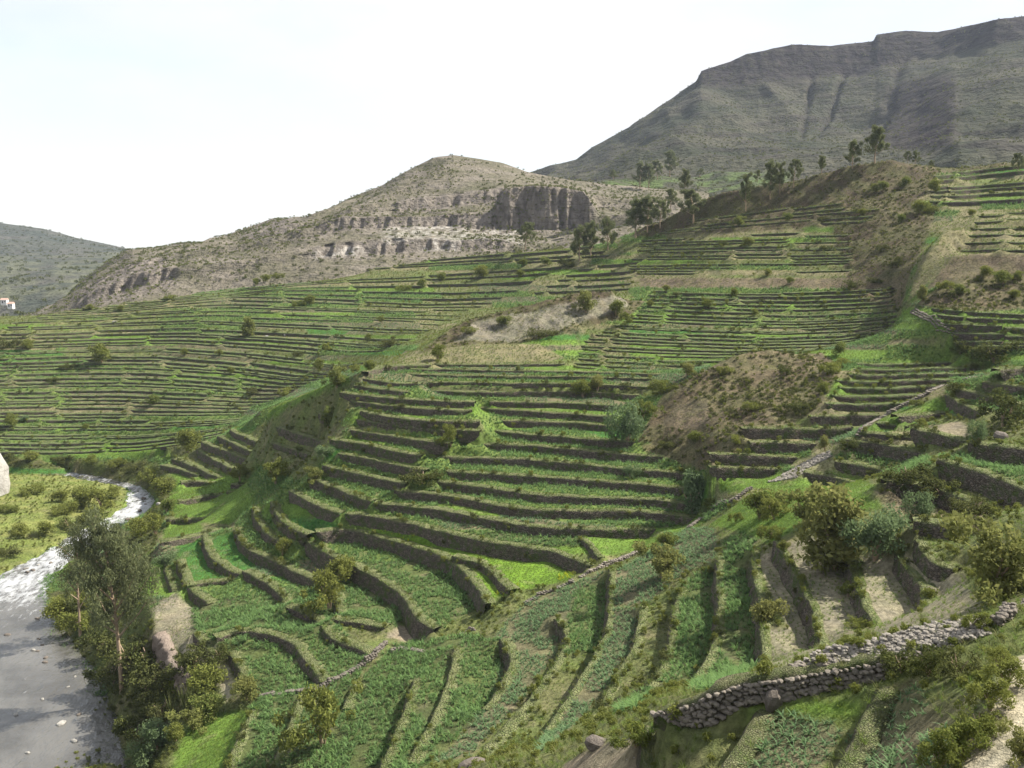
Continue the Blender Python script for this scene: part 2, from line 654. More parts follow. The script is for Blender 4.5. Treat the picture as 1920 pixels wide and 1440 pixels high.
for k, (v, a, b, y) in enumerate(zip(RDv, [1550, 1560, 1575, 1570, 1590, 1600, 1606], [1690, 1722, 1755, 1795, 1835, 1880, 1850],
                                     [160, 164, 168.5, 173, 178, 183, 188])):
    uu = np.linspace(a, b, 7)
    P = at_y(uu, v + 2 * np.sin((uu - a) / 40), np.full(7, float(y)))
    add_wall('benches above the diagonal stone wall', P, 1.25, 'far')
    WALLS[-1]['row'] = k
for k, (pts, y) in enumerate([([(1330, 876), (1400, 878), (1460, 880)], 149.5), ([(1330, 852), (1430, 855), (1495, 858)], 151),
                              ([(1406, 829), (1480, 830), (1530, 832)], 153), ([(1391, 803), (1480, 804), (1540, 805), (1600, 800)], 155.5),
                              ([(1520, 782), (1600, 779), (1650, 778)], 157.5)]):
    P = np.array([at_y(u, v, y) for u, v in pts])
    add_wall('grassy benches below the brown hillock', P, 1.7, 'mid')
    WALLS[-1]['row'] = k

# the big amphitheatre: right hand rows, one by one
A = 'central amphitheatre'
AMPH = [
    (4, [(700, 943), (802, 952), (927, 975), (992, 988), (1080, 993), (1180, 993), (1230, 992)]),
    (5, [(738, 920), (846, 929), (933, 949), (1021, 958), (1178, 958), (1250, 963), (1301, 972)]),
    (6, [(820, 902), (904, 913), (992, 927), (1079, 932), (1178, 934), (1240, 938), (1310, 947)]),
    (7, [(836, 884), (1000, 893), (1117, 902), (1200, 908), (1290, 917)]),
    (8, [(802, 856), (900, 859), (992, 861), (1178, 880), (1290, 888)]),
    (9, [(857, 834), (950, 832), (1060, 841), (1178, 852), (1245, 857)]),
    (10, [(928, 809), (1000, 815), (1100, 823), (1190, 829)]),
    (11, [(940, 789), (1040, 790), (1150, 799)]),
    (12, [(900, 765), (1015, 773), (1080, 776), (1150, 783)]),
    (13, [(918, 753), (1000, 754), (1088, 757), (1165, 761)]),
    (14, [(773, 730), (870, 735), (962, 735), (1080, 733), (1200, 741)]),
    (15, [(805, 717), (900, 717), (977, 719), (1080, 719), (1225, 726)]),
    (16, [(766, 701), (860, 704), (955, 706), (1080, 706), (1225, 711)]),
    (17, [(770, 692), (860, 693), (960, 695), (1100, 697), (1240, 702)]),
    (18, [(815, 683), (935, 684), (1060, 682)]),
]
for k, pts in AMPH:
    zk = {15: 39.7, 16: 40.5, 17: 41.0, 18: 41.6}.get(k, 25.2 + 1.3 * (k - 4))
    wall_z(A, pts, zk, 1.4 if k < 12 else (1.15 if k < 15 else 0.6), 'mid')
    WALLS[-1]['row'] = k - 4
B = 'left end of the amphitheatre'
LEFT = [
    (23.2, 1.8, [(540, 920), (566, 934), (610, 957), (640, 962)]),
    (25.2, 1.8, [(578, 897), (624, 914), (674, 934), (695, 941)]),
    (27.4, 1.7, [(604, 873), (668, 888), (738, 902), (760, 908)]),
    (29.5, 1.6, [(633, 850), (690, 860), (738, 870), (796, 882)]),
    (31.4, 1.5, [(619, 824), (683, 832), (738, 847), (790, 853)]),
    (33.0, 1.4, [(657, 806), (738, 818), (790, 826), (840, 832)]),
    (34.6, 1.4, [(668, 786), (738, 797), (790, 803), (900, 808)]),
    (36.0, 1.3, [(674, 771), (738, 783), (800, 790), (900, 789)]),
    (37.4, 1.2, [(657, 751), (738, 762), (830, 770), (885, 768)]),
    (38.6, 1.2, [(636, 736), (738, 748), (830, 752), (890, 754)]),
    (39.6, 1.0, [(662, 722), (738, 733), (765, 735)]),
    (40.3, 0.9, [(680, 710), (738, 719), (790, 720)]),
    (41.7, 1.3, [(692, 697), (712, 688), (760, 685), (808, 684)]),
]
for k, (z, h, pts) in enumerate(LEFT):
    wall_z(B, pts, z, h, 'mid')
    WALLS[-1]['row'] = k
for k, (h, pts) in enumerate([(1.3, [(510, 830, 212), (560, 845, 203), (600, 858, 195)]), (1.3, [(520, 800, 214), (560, 812, 207), (610, 830, 198)]),
                               (1.2, [(598, 775, 203), (640, 790, 197)])]):
    add_wall('shaded end of the spur', np.array([at_y(*p) for p in pts]), h, 'mid')
    WALLS[-1]['row'] = k
C = 'lower fields under the amphitheatre'
for lab, z, h, pts in [
    ('overgrown dry-stone wall along the lower edge of the long maize field', 18.5, 2.4, [(567, 1010), (607, 1037), (663, 1060), (720, 1093), (758, 1117), (767, 1145), (790, 1168), (815, 1180)]),
    ('shaded terrace wall between the long maize field and the strip of yellow flowers', 21.0, 2.1, [(593, 997), (653, 990), (720, 1010), (827, 1040), (877, 1077), (898, 1112), (912, 1132)]),
    ('short hooked wall inside the strip of yellow flowers', 21.9, 1.0, [(847, 1043), (913, 1060), (938, 1092), (957, 1107)]),
    ('long shaded terrace wall above the strip of yellow flowers', 23.5, 2.0, [(648, 962), (700, 967), (790, 987), (880, 1010), (980, 1027), (1040, 1034), (1078, 1050), (1105, 1062)]),
    ('low wall beside the small light green lawn next to the diagonal path', 24.4, 0.8, [(1085, 1008), (1100, 1022), (1122, 1046)]),
    ('dark bushy wall curving round the foot of the spur', 17.6, 1.6, [(473, 950), (481, 984), (511, 1010), (550, 1020)]),
    ('second curved wall round the foot of the spur', 19.8, 1.6, [(508, 940), (517, 969), (545, 990), (575, 1003)]),
]:
    wall_z(C, pts, z, h, 'mid', label=lab)
F = 'fields beside the river'
for lab, z, h, pts in [
    ('stone wall along the far end of the saturated green field', 12.5, 1.0, [(303, 1017), (330, 1013), (373, 1003), (433, 987)]),
    ('pale-topped stone wall on the river side of the saturated green field', 11.8, 1.2, [(330, 1050), (339, 1078), (350, 1103)]),
    ('narrow stone wall nearest the river beside the saturated green field', 10.5, 1.0, [(307, 1060), (314, 1085), (323, 1110)]),
    ('bushy wall between the two saturated green fields', 13.5, 1.5, [(380, 1003), (386, 1040), (430, 1073), (455, 1078)]),
    ('low wall from the saturated green field down to the clearing', 12.2, 1.3, [(350, 1103), (370, 1118), (390, 1133)]),
    ('long grassy wall curving above the darker saturated green field', 15.5, 1.6, [(440, 990), (447, 1020), (487, 1043), (520, 1055), (560, 1077), (607, 1093)]),
    ('grassy wall ending in the middle of the tall maize', 14.3, 1.3, [(453, 1070), (487, 1087), (520, 1110), (533, 1133)]),
    ('bare stone wall bending through the maize above the riverside track', 15.2, 1.3, [(470, 1183), (507, 1190), (548, 1203), (560, 1227), (590, 1260), (600, 1280)]),
    ('thin stone wall on the left of the small weedy plot', 16.4, 0.9, [(603, 1173), (613, 1193), (653, 1210), (697, 1230)]),
    ('thin stone wall on the far side of the small weedy plot', 16.9, 0.7, [(623, 1160), (670, 1167), (722, 1178)]),
    ('stone wall above the riverside track near the clearing', 13.0, 1.5, [(363, 1187), (373, 1207), (400, 1227)]),
    ('pale stone wall above the lower bend of the riverside track', 13.4, 1.5, [(427, 1223), (445, 1250), (448, 1277)]),
    ('straight pale wall along the right side of the lawn by the river', 13.6, 1.2, [(472, 1330), (450, 1375), (425, 1435), (395, 1500)]),
    ('low step between the saturated green field and the tall maize', 12.7, 0.7, [(357, 1098), (395, 1092), (433, 1088)]),
    ('short link of wall below the bushes in the lower fields', 16.2, 1.2, [(607, 1093), (626, 1115), (634, 1152)]),
    ('low step crossing the maize above the bending stone wall', 15.0, 0.8, [(535, 1137), (570, 1150), (605, 1172)]),
    ('low grassy step left of the bending stone wall', 14.4, 0.9, [(405, 1195), (440, 1186), (470, 1184)]),
]:
    wall_z(F, pts, z, h, 'mid', label=lab)
wall_z('river bank', [(290, 1188), (303, 1212), (318, 1245), (352, 1280)], [10.6, 10.6, 10.4, 10], 4.6, 'bluff', label='pinkish rock bluff dropping from the clearing to the river', kind='rock_bluff')
G = 'small plots at the river bend'
for k, (z, h, pts) in enumerate([
    (8.0, 1.5, [(300, 872), (340, 880), (372, 892)]),
    (9.2, 1.6, [(322, 860), (350, 868), (382, 884), (410, 896)]),
    (9.4, 1.3, [(340, 905), (365, 902), (400, 905)]),
    (10.4, 1.2, [(335, 940), (362, 936), (394, 930), (428, 926)]),
    (10.8, 1.0, [(312, 974), (345, 974), (382, 973)]),
    (11.4, 1.8, [(368, 842), (400, 862), (425, 874), (452, 888)]),
    (12.2, 1.3, [(424, 923), (450, 922), (482, 922)]),
    (13.4, 1.4, [(432, 909), (455, 908), (486, 909)]),
    (13.4, 1.8, [(376, 829), (400, 837), (423, 845), (455, 858), (490, 870)]),
    (15.2, 1.6, [(408, 818), (430, 828), (450, 838), (482, 850)]),
    (17.0, 1.4, [(430, 806), (455, 818), (490, 832)]),
]):
    wall_z(G, pts, z, h, 'mid')
    WALLS[-1]['row'] = k
S = 'fanned fields on the near slope'
for k, (z, h, pts) in enumerate([
    (14.9, 0.9, [(562, 1302), (547, 1340), (522, 1400), (500, 1445)]),
    (16.0, 1.0, [(663, 1283), (652, 1303), (640, 1330)]),
    (18.5, 1.6, [(775, 1275), (764, 1313), (743, 1360), (727, 1407), (705, 1450)]),
    (19.5, 0.9, [(852, 1215), (846, 1260), (826, 1310), (796, 1370), (760, 1430)]),
    (20.6, 1.8, [(938, 1200), (957, 1235), (947, 1260), (930, 1300), (905, 1330)]),
    (22.7, 1.5, [(1040, 1160), (1062, 1188), (1053, 1213), (1024, 1265), (995, 1303), (950, 1350), (893, 1417)]),
    (25.0, 2.2, [(1143, 1066), (1142, 1120), (1137, 1177), (1113, 1227), (1083, 1270), (1050, 1325), (1018, 1368)]),
    (27.0, 1.3, [(1202, 1137), (1193, 1173), (1190, 1207), (1163, 1250), (1138, 1295), (1105, 1345)]),
    (29.3, 1.8, [(1274, 1100), (1260, 1160), (1250, 1213), (1240, 1250), (1210, 1285)]),
    (31.8, 2.0, [(1347, 1044), (1341, 1085), (1350, 1120), (1344, 1173), (1328, 1223), (1308, 1260), (1287, 1285)]),
    (34.2, 2.0, [(1410, 1030), (1411, 1090), (1421, 1115), (1424, 1173), (1428, 1245)]),
    (36.4, 2.0, [(1453, 1014), (1477, 1055), (1503, 1105), (1520, 1147), (1535, 1210)]),
    (38.3, 1.6, [(1588, 1040), (1595, 1062), (1604, 1093), (1623, 1147), (1636, 1175)]),
    (40.2, 1.6, [(1680, 1036), (1702, 1070), (1723, 1103), (1735, 1165)]),
    (42.0, 1.4, [(1713, 1010), (1742, 1055), (1795, 1070)]),
    (43.6, 1.4, [(1713, 978), (1760, 982), (1810, 990)]),
]):
    wall_z(S, pts, z, h, 'mid')
    WALLS[-1]['row'] = k
H = 'terraces on the right hillside'
for k, (z, h, pts) in enumerate([
    (36.0, 1.3, [(1508, 886), (1560, 892), (1607, 907)]),
    (38.0, 1.5, [(1565, 865), (1620, 873), (1672, 887)]),
    (40.5, 1.9, [(1585, 824), (1650, 832), (1733, 850)]),
    (41.6, 0.6, [(1614, 811), (1670, 816), (1725, 822)]),
    (42.4, 0.7, [(1642, 793), (1705, 800)]),
    (43.4, 1.6, [(1707, 804), (1742, 810), (1812, 826)]),
    (43.8, 1.0, [(1684, 781), (1740, 776), (1789, 773)]),
    (46.0, 1.5, [(1772, 740), (1808, 762), (1848, 776)]),
    (47.4, 1.2, [(1792, 729), (1860, 745), (1925, 760)]),
    (49.2, 1.2, [(1842, 716), (1918, 726), (1980, 732)]),
    (51.3, 1.4, [(1876, 694), (1925, 690), (1990, 690)]),
    (46.4, 2.6, [(1815, 830), (1865, 836), (1920, 842), (1990, 850)]),
    (45.2, 2.6, [(1757, 862), (1800, 874), (1845, 888), (1906, 911), (1960, 930)]),
    (42.8, 2.6, [(1662, 905), (1720, 903), (1780, 925), (1842, 948)]),
]):
    wall_z(H, pts, z, h, 'mid')
    WALLS[-1]['row'] = k
N = 'plots in the near right corner'
for lab, z, h, pts in [
    ('dry-stone wall of rounded field stones below the rubble bank', [50.3, 51.6, 52.5, 52.8, 53.2, 53.6, 54.0, 54.6, 55.2], [0.4, 0.8, 1.35, 0.8, 1.05, 1.1, 1.0, 0.85, 0.6], [(1228, 1338), (1300, 1318), (1340, 1297), (1375, 1284), (1440, 1276), (1500, 1264), (1570, 1254), (1645, 1240), (1720, 1226)]),
    ('light stone edge dropping left of the rightmost maize plot', [54.2, 54.0, 53.8, 53.4, 53.2], 0.9, [(1645, 1290), (1620, 1327), (1600, 1370), (1557, 1440), (1520, 1500)]),
    ('short stone wall between the two near maize plots', [51.8, 51.6, 51.2, 51.0], 0.9, [(1423, 1333), (1390, 1380), (1347, 1437), (1310, 1490)]),
    ('weedy wall with its shaded drop at the bottom of the near slope', [48.6, 48.2, 48.0], 1.3, [(1213, 1362), (1207, 1400), (1200, 1480)]),
]:
    wall_z(N, pts, z, h, 'near', label=lab)

# --- plain height lines
soft_z([(270, 1520, 0), (240, 1440, 0), (215, 1340, 0), (190, 1270, 0), (130, 1195, 0), (85, 1120, 0), (95, 1080, 0), (160, 1030, 0), (235, 985, 0), (292, 955, 0), (292, 935, 0), (262, 912, 0), (200, 897, 0), (120, 884, 0), (40, 874, 0), (-80, 868, 0)])
soft_z([(-120, 1500, -1.2), (60, 1440, -1.4), (60, 1300, -1.4), (10, 1150, -1.2), (90, 1055, -1), (190, 985, -1), (258, 955, -1), (262, 928, -1), (200, 904, -1), (100, 886, -1), (-80, 874, -1)])
soft_z([(-150, 1130, 0.2), (0, 1072, 0.3), (60, 1040, 0.4), (130, 1000, 0.4), (200, 970, 0.4), (229, 950, 0.4), (236, 918, 0.4), (210, 908, 0.4), (100, 893, 0.3), (-80, 884, 0.3)])
soft_z([(-120, 1000, 2.4), (0, 985, 2.2), (100, 950, 2.0), (190, 930, 1.6)])
soft_z([(-120, 930, 2.4), (50, 920, 1.6), (160, 915, 1.4)])
soft_z([(285, 1500, 8), (300, 1440, 9.5), (345, 1370, 10.3), (395, 1335, 10.6), (400, 1300, 10.6), (372, 1262, 10.4)])
soft_z([(320, 1500, 10.8), (370, 1440, 11), (420, 1370, 11.2), (455, 1332, 11.2)])
soft_z([(290, 1180, 10.8), (285, 1140, 10.4), (275, 1090, 9.0), (280, 1035, 8.8), (298, 985, 8.8), (305, 950, 7.6), (312, 915, 6.5), (296, 885, 5), (330, 857, 5.2), (250, 872, 3.6), (120, 866, 3.0), (-80, 858, 3.0)])
soft_z([(245, 1300, 3.0), (270, 1370, 3.5), (215, 1230, 3.0), (170, 1170, 2.4), (160, 1120, 2.4)])
soft_z([(330, 1160, 11.4), (345, 1210, 11.2), (400, 1262, 11.2), (432, 1310, 11.3)])
# diagonal path, climbing to the right
soft_z([(480, 1312, 13.6), (600, 1296, 14.6), (700, 1238, 15.8), (800, 1205, 16.8), (880, 1178, 18.2), (960, 1125, 20.2), (1060, 1085, 22.3), (1140, 1063, 23.2), (1215, 1030, 24.4), (1310, 978, 26.6), (1400, 925, 29.5), (1500, 872, 33.2), (1582, 830, 37.6), (1643, 786, 41.3), (1737, 739, 45.2), (1812, 710, 48), (1882, 690, 50.4)])
# spur crest
soft_z([(440, 815, 18), (500, 770, 27), (560, 745, 33), (600, 727, 36.6), (650, 708, 40), (690, 696, 42.2)])
soft_y([(480, 772, 254), (560, 742, 256), (620, 722, 256), (680, 700, 256), (740, 680, 258)])
# grassy hump above the amphitheatre, outcrop, brown hillock
soft_y([(760, 676, 219), (830, 662, 223), (900, 652, 226), (1000, 650, 227), (1050, 668, 222)])
soft_y([(830, 625, 240), (880, 600, 246), (950, 582, 250), (1050, 557, 253), (1150, 545, 256)])
soft_y([(800, 652, 230), (950, 642, 233), (1080, 615, 236), (1120, 606, 238)])
soft_y([(830, 620, 272), (950, 600, 285), (1100, 565, 295)])
soft_y([(1262, 745, 184), (1300, 712, 188), (1350, 686, 190), (1400, 662, 194), (1450, 656, 196), (1520, 668, 196), (1560, 690, 192)])
soft_y([(1240, 795, 178), (1290, 806, 172), (1340, 812, 166), (1380, 800, 163)])
soft_y([(1280, 752, 181), (1350, 725, 183), (1420, 715, 184), (1500, 735, 178)])
# right spur with its cut bank, gully beside it
soft_y([(1690, 565, 212), (1718, 515, 217), (1755, 450, 225), (1800, 400, 235)])
soft_y([(1730, 560, 207), (1800, 524, 210), (1900, 522, 208), (1995, 525, 206)])
soft_y([(1790, 478, 217), (1900, 474, 215), (1995, 478, 213)])
soft_y([(1840, 420, 234), (1990, 405, 238)])
soft_y([(1640, 500, 250), (1690, 430, 268), (1740, 395, 280)])
# skyline of the slope above the track, and the ground dropping away behind it
cr = [(1090, 472, 388), (1180, 440, 362), (1250, 410, 346), (1350, 362, 334), (1430, 348, 326), (1500, 338, 322), (1560, 322, 320), (1620, 305, 317), (1660, 300, 316), (1720, 308, 316), (1800, 316, 320), (1990, 296, 322)]
soft_y(cr)
Pc = np.array([at_y(*c) for c in cr])
soft_w(np.stack([Pc[:, 0] * 1.14, Pc[:, 1] * 1.14, Pc[:, 2] - 9], -1))
soft_w(np.stack([Pc[:, 0] * 1.5, Pc[:, 1] * 1.5, Pc[:, 2] - 12], -1))
soft_y([(240, 577, 400), (420, 548, 430), (640, 523, 445), (800, 508, 445), (950, 480, 440), (1090, 462, 436)])
soft_y([(-60, 640, 345), (20, 602, 366), (100, 590, 378)])
soft_w([(-230, 400, 22), (-160, 450, 30), (-120, 480, 34)])
# near ground round and below the frame
soft_z([(1500, 1312, 52.1), (1600, 1310, 52.6), (1640, 1305, 53.0)])
soft_z([(1690, 1290, 54.5), (1760, 1330, 56.2), (1790, 1440, 57.2)])
soft_z([(1850, 1340, 58.3), (1880, 1250, 58.2), (1990, 1230, 58.8)])
soft_z([(1820, 1165, 56.0), (1880, 1150, 57.0), (1990, 1130, 58)])
soft_z([(1450, 1258, 53.3), (1600, 1212, 54.6), (1700, 1184, 55.4), (1820, 1160, 56.2)])
soft_w([(2, 18, 60), (10, 18, 61.5), (22, 20, 62), (40, 24, 62), (55, 40, 60), (70, 70, 55), (90, 95, 55)])
soft_w([(-12, 20, 56), (-30, 24, 46), (-48, 40, 30), (-60, 60, 18), (-75, 85, 4)])
soft_z([(1100, 1400, 41), (1160, 1385, 43.5), (1110, 1470, 43)])
soft_z([(900, 1432, 31), (1000, 1420, 35.5), (1000, 1500, 39)])
soft_z([(700, 1520, 22), (550, 1520, 16), (450, 1520, 12.5)])
soft_z([(1230, 1310, 43), (1320, 1300, 47), (1250, 1290, 38.5)])
soft_z([(1990, 1020, 52), (1900, 1060, 50), (1990, 940, 49)])

# ------------------------------------------------------------------ terrain grid
def axis(segs):
    out = [segs[0][0]]
    for a, b, d in segs:
        n = max(1, int(round((b - a) / d)))
        out += list(np.linspace(a, b, n + 1)[1:])
    return np.array(out)


GX = axis([(-262, -90, 0.85), (-90, 2, 0.55), (2, 36, 0.30), (36, 95, 0.55), (95, 215, 0.8)])
GY = axis([(17, 62, 0.35), (62, 215, 0.5), (215, 460, 0.55)])
NXg, NYg = len(GX), len(GY)


def gidx(x, y):
    i = np.interp(x, GX, np.arange(NXg))
    j = np.interp(y, GY, np.arange(NYg))
    return i, j


def cell(x, y, n):
    cx = np.interp(x, GX[:-1], np.diff(GX))
    cy = np.interp(y, GY[:-1], np.diff(GY))
    return np.abs(n[:, 0]) * cx + np.abs(n[:, 1]) * cy


csum = np.zeros(NYg * NXg)
cnt = np.zeros(NYg * NXg)
wmask = np.zeros(NYg * NXg, bool)       # cells covered by a wall and its grassy lip
HARD = 1.0


def put(P, z, w=1.0):
    ok = (P[:, 0] > GX[0]) & (P[:, 0] < GX[-1]) & (P[:, 1] > GY[0]) & (P[:, 1] < GY[-1])
    i, j = gidx(P[ok, 0], P[ok, 1])
    k = np.rint(j).astype(int) * NXg + np.rint(i).astype(int)
    np.add.at(csum, k, np.broadcast_to(z, len(P))[ok] * w)
    np.add.at(cnt, k, w)
    return k


for P in SOFT:
    Q, s = resample(P, 0.4)
    put(Q, Q[:, 2], 0.05)
for w in WALLS:
    P = np.concatenate([w['P'], w['h'][:, None], w['n']], 1)
    Q, s = resample(P, 0.22)
    n = Q[:, 4:6] / (np.linalg.norm(Q[:, 4:6], axis=1)[:, None] + 1e-9)
    d = cell(Q[:, 0], Q[:, 1], n)
    w['d'] = cell(w['P'][:, 0], w['P'][:, 1], w['n'])
    for k in (-1.0, -0.4, 0.1):
        put(np.concatenate([Q[:, :2] + n * (d * k)[:, None], Q[:, 2:3]], 1), Q[:, 2] - Q[:, 3], 1.0)
    for k in (1.6, 2.2):
        put(np.concatenate([Q[:, :2] + n * (d * k)[:, None], Q[:, 2:3]], 1), Q[:, 2], 1.0)
    for k in (-0.3, 0.3, 0.9, 1.5):
        R = Q[:, :2] + n * (d * k)[:, None]
        ok = (R[:, 0] > GX[0]) & (R[:, 0] < GX[-1]) & (R[:, 1] > GY[0]) & (R[:, 1] < GY[-1])
        i, j = gidx(R[ok, 0], R[ok, 1])
        wmask[np.rint(j).astype(int) * NXg + np.rint(i).astype(int)] = True
wmask = wmask.reshape(NYg, NXg)

fixed = (cnt > 0).reshape(NYg, NXg)
fval = np.where(cnt > 0, csum / np.maximum(cnt, 1e-9), 0).reshape(NYg, NXg)


def solve(fixed, fval, iters):
    ny, nx = fixed.shape
    if min(ny, nx) <= 12:
        z = np.where(fixed, fval, fval[fixed].mean() if fixed.any() else 0)
        iters = 400
    else:
        py, px = ny % 2, nx % 2
        f2 = np.pad(fixed, ((0, py), (0, px)))
        v2 = np.pad(np.where(fixed, fval, 0), ((0, py), (0, px)))
        c = f2.reshape((ny + py) // 2, 2, (nx + px) // 2, 2).sum((1, 3))
        sv = v2.reshape((ny + py) // 2, 2, (nx + px) // 2, 2).sum((1, 3))
        zc = solve(c > 0, np.where(c > 0, sv / np.maximum(c, 1), 0), iters)
        yi = np.clip((np.arange(ny) - 0.5) / 2, 0, zc.shape[0] - 1)
        xi = np.clip((np.arange(nx) - 0.5) / 2, 0, zc.shape[1] - 1)
        y0, x0 = np.minimum(yi.astype(int), zc.shape[0] - 2), np.minimum(xi.astype(int), zc.shape[1] - 2)
        fy, fx = (yi - y0)[:, None], (xi - x0)[None]
        z = (zc[y0][:, x0] * (1 - fy) * (1 - fx) + zc[y0][:, x0 + 1] * (1 - fy) * fx +
             zc[y0 + 1][:, x0] * fy * (1 - fx) + zc[y0 + 1][:, x0 + 1] * fy * fx)
        z = np.where(fixed, fval, z)
    free = ~fixed
    for _ in range(iters):
        p = np.pad(z, 1, mode='edge')
        a = 0.25 * (p[:-2, 1:-1] + p[2:, 1:-1] + p[1:-1, :-2] + p[1:-1, 2:])
        z = np.where(free, a, z)
    return z


Z = solve(fixed, fval, 60)


def morph(a, fn, r):
    for ax in (0, 1):
        p = np.pad(a, [(r, r) if k == ax else (0, 0) for k in (0, 1)], mode='edge')
        n = a.shape[ax]
        out = None
        for k in range(2 * r + 1):
            q = p[k:k + n] if ax == 0 else p[:, k:k + n]
            out = q.copy() if out is None else fn(out, q)
        a = out
    return a


Zo = morph(morph(Z, np.minimum, 2), np.maximum, 2)         # drop needle-like peaks where guide lines disagree
Z = np.where(Z - Zo > 0.7, Zo + 0.2, Z)
XX, YY = np.meshgrid(GX, GY)
ZBASE = Z.copy()
UU, VV = project(XX, YY, Z)


def in_poly(u, v, poly):
    p = np.array(poly, float)
    ins = np.zeros(np.shape(u), bool)
    j = len(p) - 1
    for i in range(len(p)):
        a, b = p[i], p[j]
        c = ((a[1] > v) != (b[1] > v))
        if b[1] != a[1]:
            c &= u < (b[0] - a[0]) * (v - a[1]) / (b[1] - a[1]) + a[0]
        ins ^= c
        j = i
    return ins


# ---- what grows where: classes
CLS = dict(maize=0, grass=1, alfalfa=2, fallow=3, dry=4, scrub=5, rock=6, path=7, flower=8, weedy=9, island=10, bank=11, mblue=12, palerock=13, red=14, bare=15)
cls = np.full(Z.shape, CLS['weedy'], np.int16)
fu, fv = UU, VV
# plots on terraced slopes: cells following the rows
plot_u = np.floor((fu + 60 * vnoise(fu / 300, fv / 9, 3)) / 170)
plot_v = np.floor((fv + 6 * vnoise(fu / 200, fv / 40, 4)) / np.where(fv < 700, 10.0, np.where(fv < 800, 17.0, 27.0)))
hsh = hash01(plot_u, plot_v, 11)
far = (YY > 140)
brown = 0.30 + 0.5 * sstep(0.45, 0.62, vnoise(fu / 170, fv / 70, 21))
brown = np.where((fu > 1250) & (fv < 535), 0.70, brown)
brown = np.where((fu > 1180) & (fv > 540) & (fv < 700), 0.12, brown)
brown = np.where((fu < 700) & (fv > 590), 0.6 * brown - 0.06, brown)
brown = np.where((fu < 700) & (fv > 700), 0.14, brown)
brown = np.where((fu > 640) & (fu < 1300) & (fv > 690), 0.06, brown)
cls = np.where(far, np.where(hsh < brown, np.where(hash01(plot_u, plot_v, 5) < 0.55, CLS['dry'], CLS['weedy']),
                             np.where(hash01(plot_u, plot_v, 9) < 0.72, np.where(hash01(plot_u, plot_v, 15) < 0.3, CLS['mblue'], CLS['maize']), np.where(hash01(plot_u, plot_v, 2) < 0.7, CLS['grass'], CLS['alfalfa']))), cls).astype(np.int16)


def paint(name, *poly, near=None):
    m = in_poly(UU, VV, poly)
    if near is not None:
        m &= (YY > near[0]) & (YY < near[1])
    cls[m] = CLS[name]


# scrubby, unterraced ground
paint('scrub', (1180, 445), (1240, 405), (1350, 350), (1500, 325), (1600, 295), (1760, 295), (1990, 285), (1990, 312), (1760, 325), (1700, 420), (1640, 520), (1560, 425), (1300, 440), near=(215, 500))
paint('scrub', (1560, 430), (1760, 380), (1740, 440), (1700, 530), (1690, 590), (1600, 560), near=(205, 500))
paint('red', (1200, 522), (1700, 522), (1690, 541), (1200, 540))
paint('dry', (1700, 570), (1720, 500), (1800, 395), (2000, 390), (2000, 480), (1790, 480), (1740, 530), near=(150, 300))
paint('red', (1735, 545), (1790, 478), (2000, 478), (2000, 522), (1800, 524), near=(150, 260))
paint('scrub', (1720, 560), (1800, 522), (2000, 522), (2000, 580), (1800, 585), (1740, 575), near=(150, 260))
paint('scrub', (790, 660), (870, 597), (960, 575), (1050, 552), (1170, 536), (1215, 560), (1180, 595), (1080, 618), (960, 648), near=(225, 265))
paint('palerock', (850, 640), (890, 605), (960, 590), (1060, 570), (1160, 555), (1180, 575), (1060, 615), (970, 640), near=(228, 262))
paint('dry', (700, 690), (760, 665), (900, 645), (1010, 645), (1060, 672), (1000, 682), (830, 680), near=(195, 240))
paint('scrub', (1195, 830), (1240, 745), (1300, 705), (1400, 655), (1530, 655), (1580, 690), (1540, 760), (1480, 800), (1400, 815), (1330, 830), near=(140, 200))
paint('red', (1235, 795), (1270, 755), (1330, 745), (1330, 800), (1290, 806), near=(140, 200))
paint('scrub', (1200, 835), (1300, 815), (1400, 825), (1400, 870), (1300, 885), (1230, 870), near=(140, 200))
paint('weedy', (450, 830), (520, 772), (600, 735), (650, 725), (660, 760), (620, 830), (600, 870), (560, 900), (500, 880), near=(150, 260))
paint('grass', (430, 830), (500, 765), (560, 738), (610, 722), (635, 722), (560, 757), (500, 790), near=(190, 250))
# fields of the amphitheatre
paint('maize', (650, 1000), (680, 930), (900, 955), (1100, 985), (1250, 990), (1300, 975), (1310, 880), (1100, 810), (820, 800), (640, 860), (560, 920), near=(100, 240))
paint('grass', (1088, 1008), (1240, 996), (1235, 1022), (1130, 1046), near=(100, 220))
paint('grass', (1300, 920), (1340, 890), (1470, 885), (1440, 905), (1390, 925), near=(100, 220))
paint('maize', (570, 1012), (650, 1003), (830, 1055), (895, 1140), (820, 1180), (770, 1130), (670, 1062), near=(100, 220))
paint('flower', (655, 985), (880, 1018), (1100, 1062), (1060, 1090), (960, 1112), (900, 1130), (860, 1060), (720, 1012), near=(100, 220))
paint('maize', (625, 1160), (630, 1090), (690, 1085), (760, 1140), (745, 1180), near=(100, 220))
paint('fallow', (722, 1195), (748, 1172), (810, 1186), (770, 1205), near=(100, 220))
paint('weedy', (610, 1175), (720, 1180), (715, 1210), (695, 1230), (650, 1208), near=(100, 220))
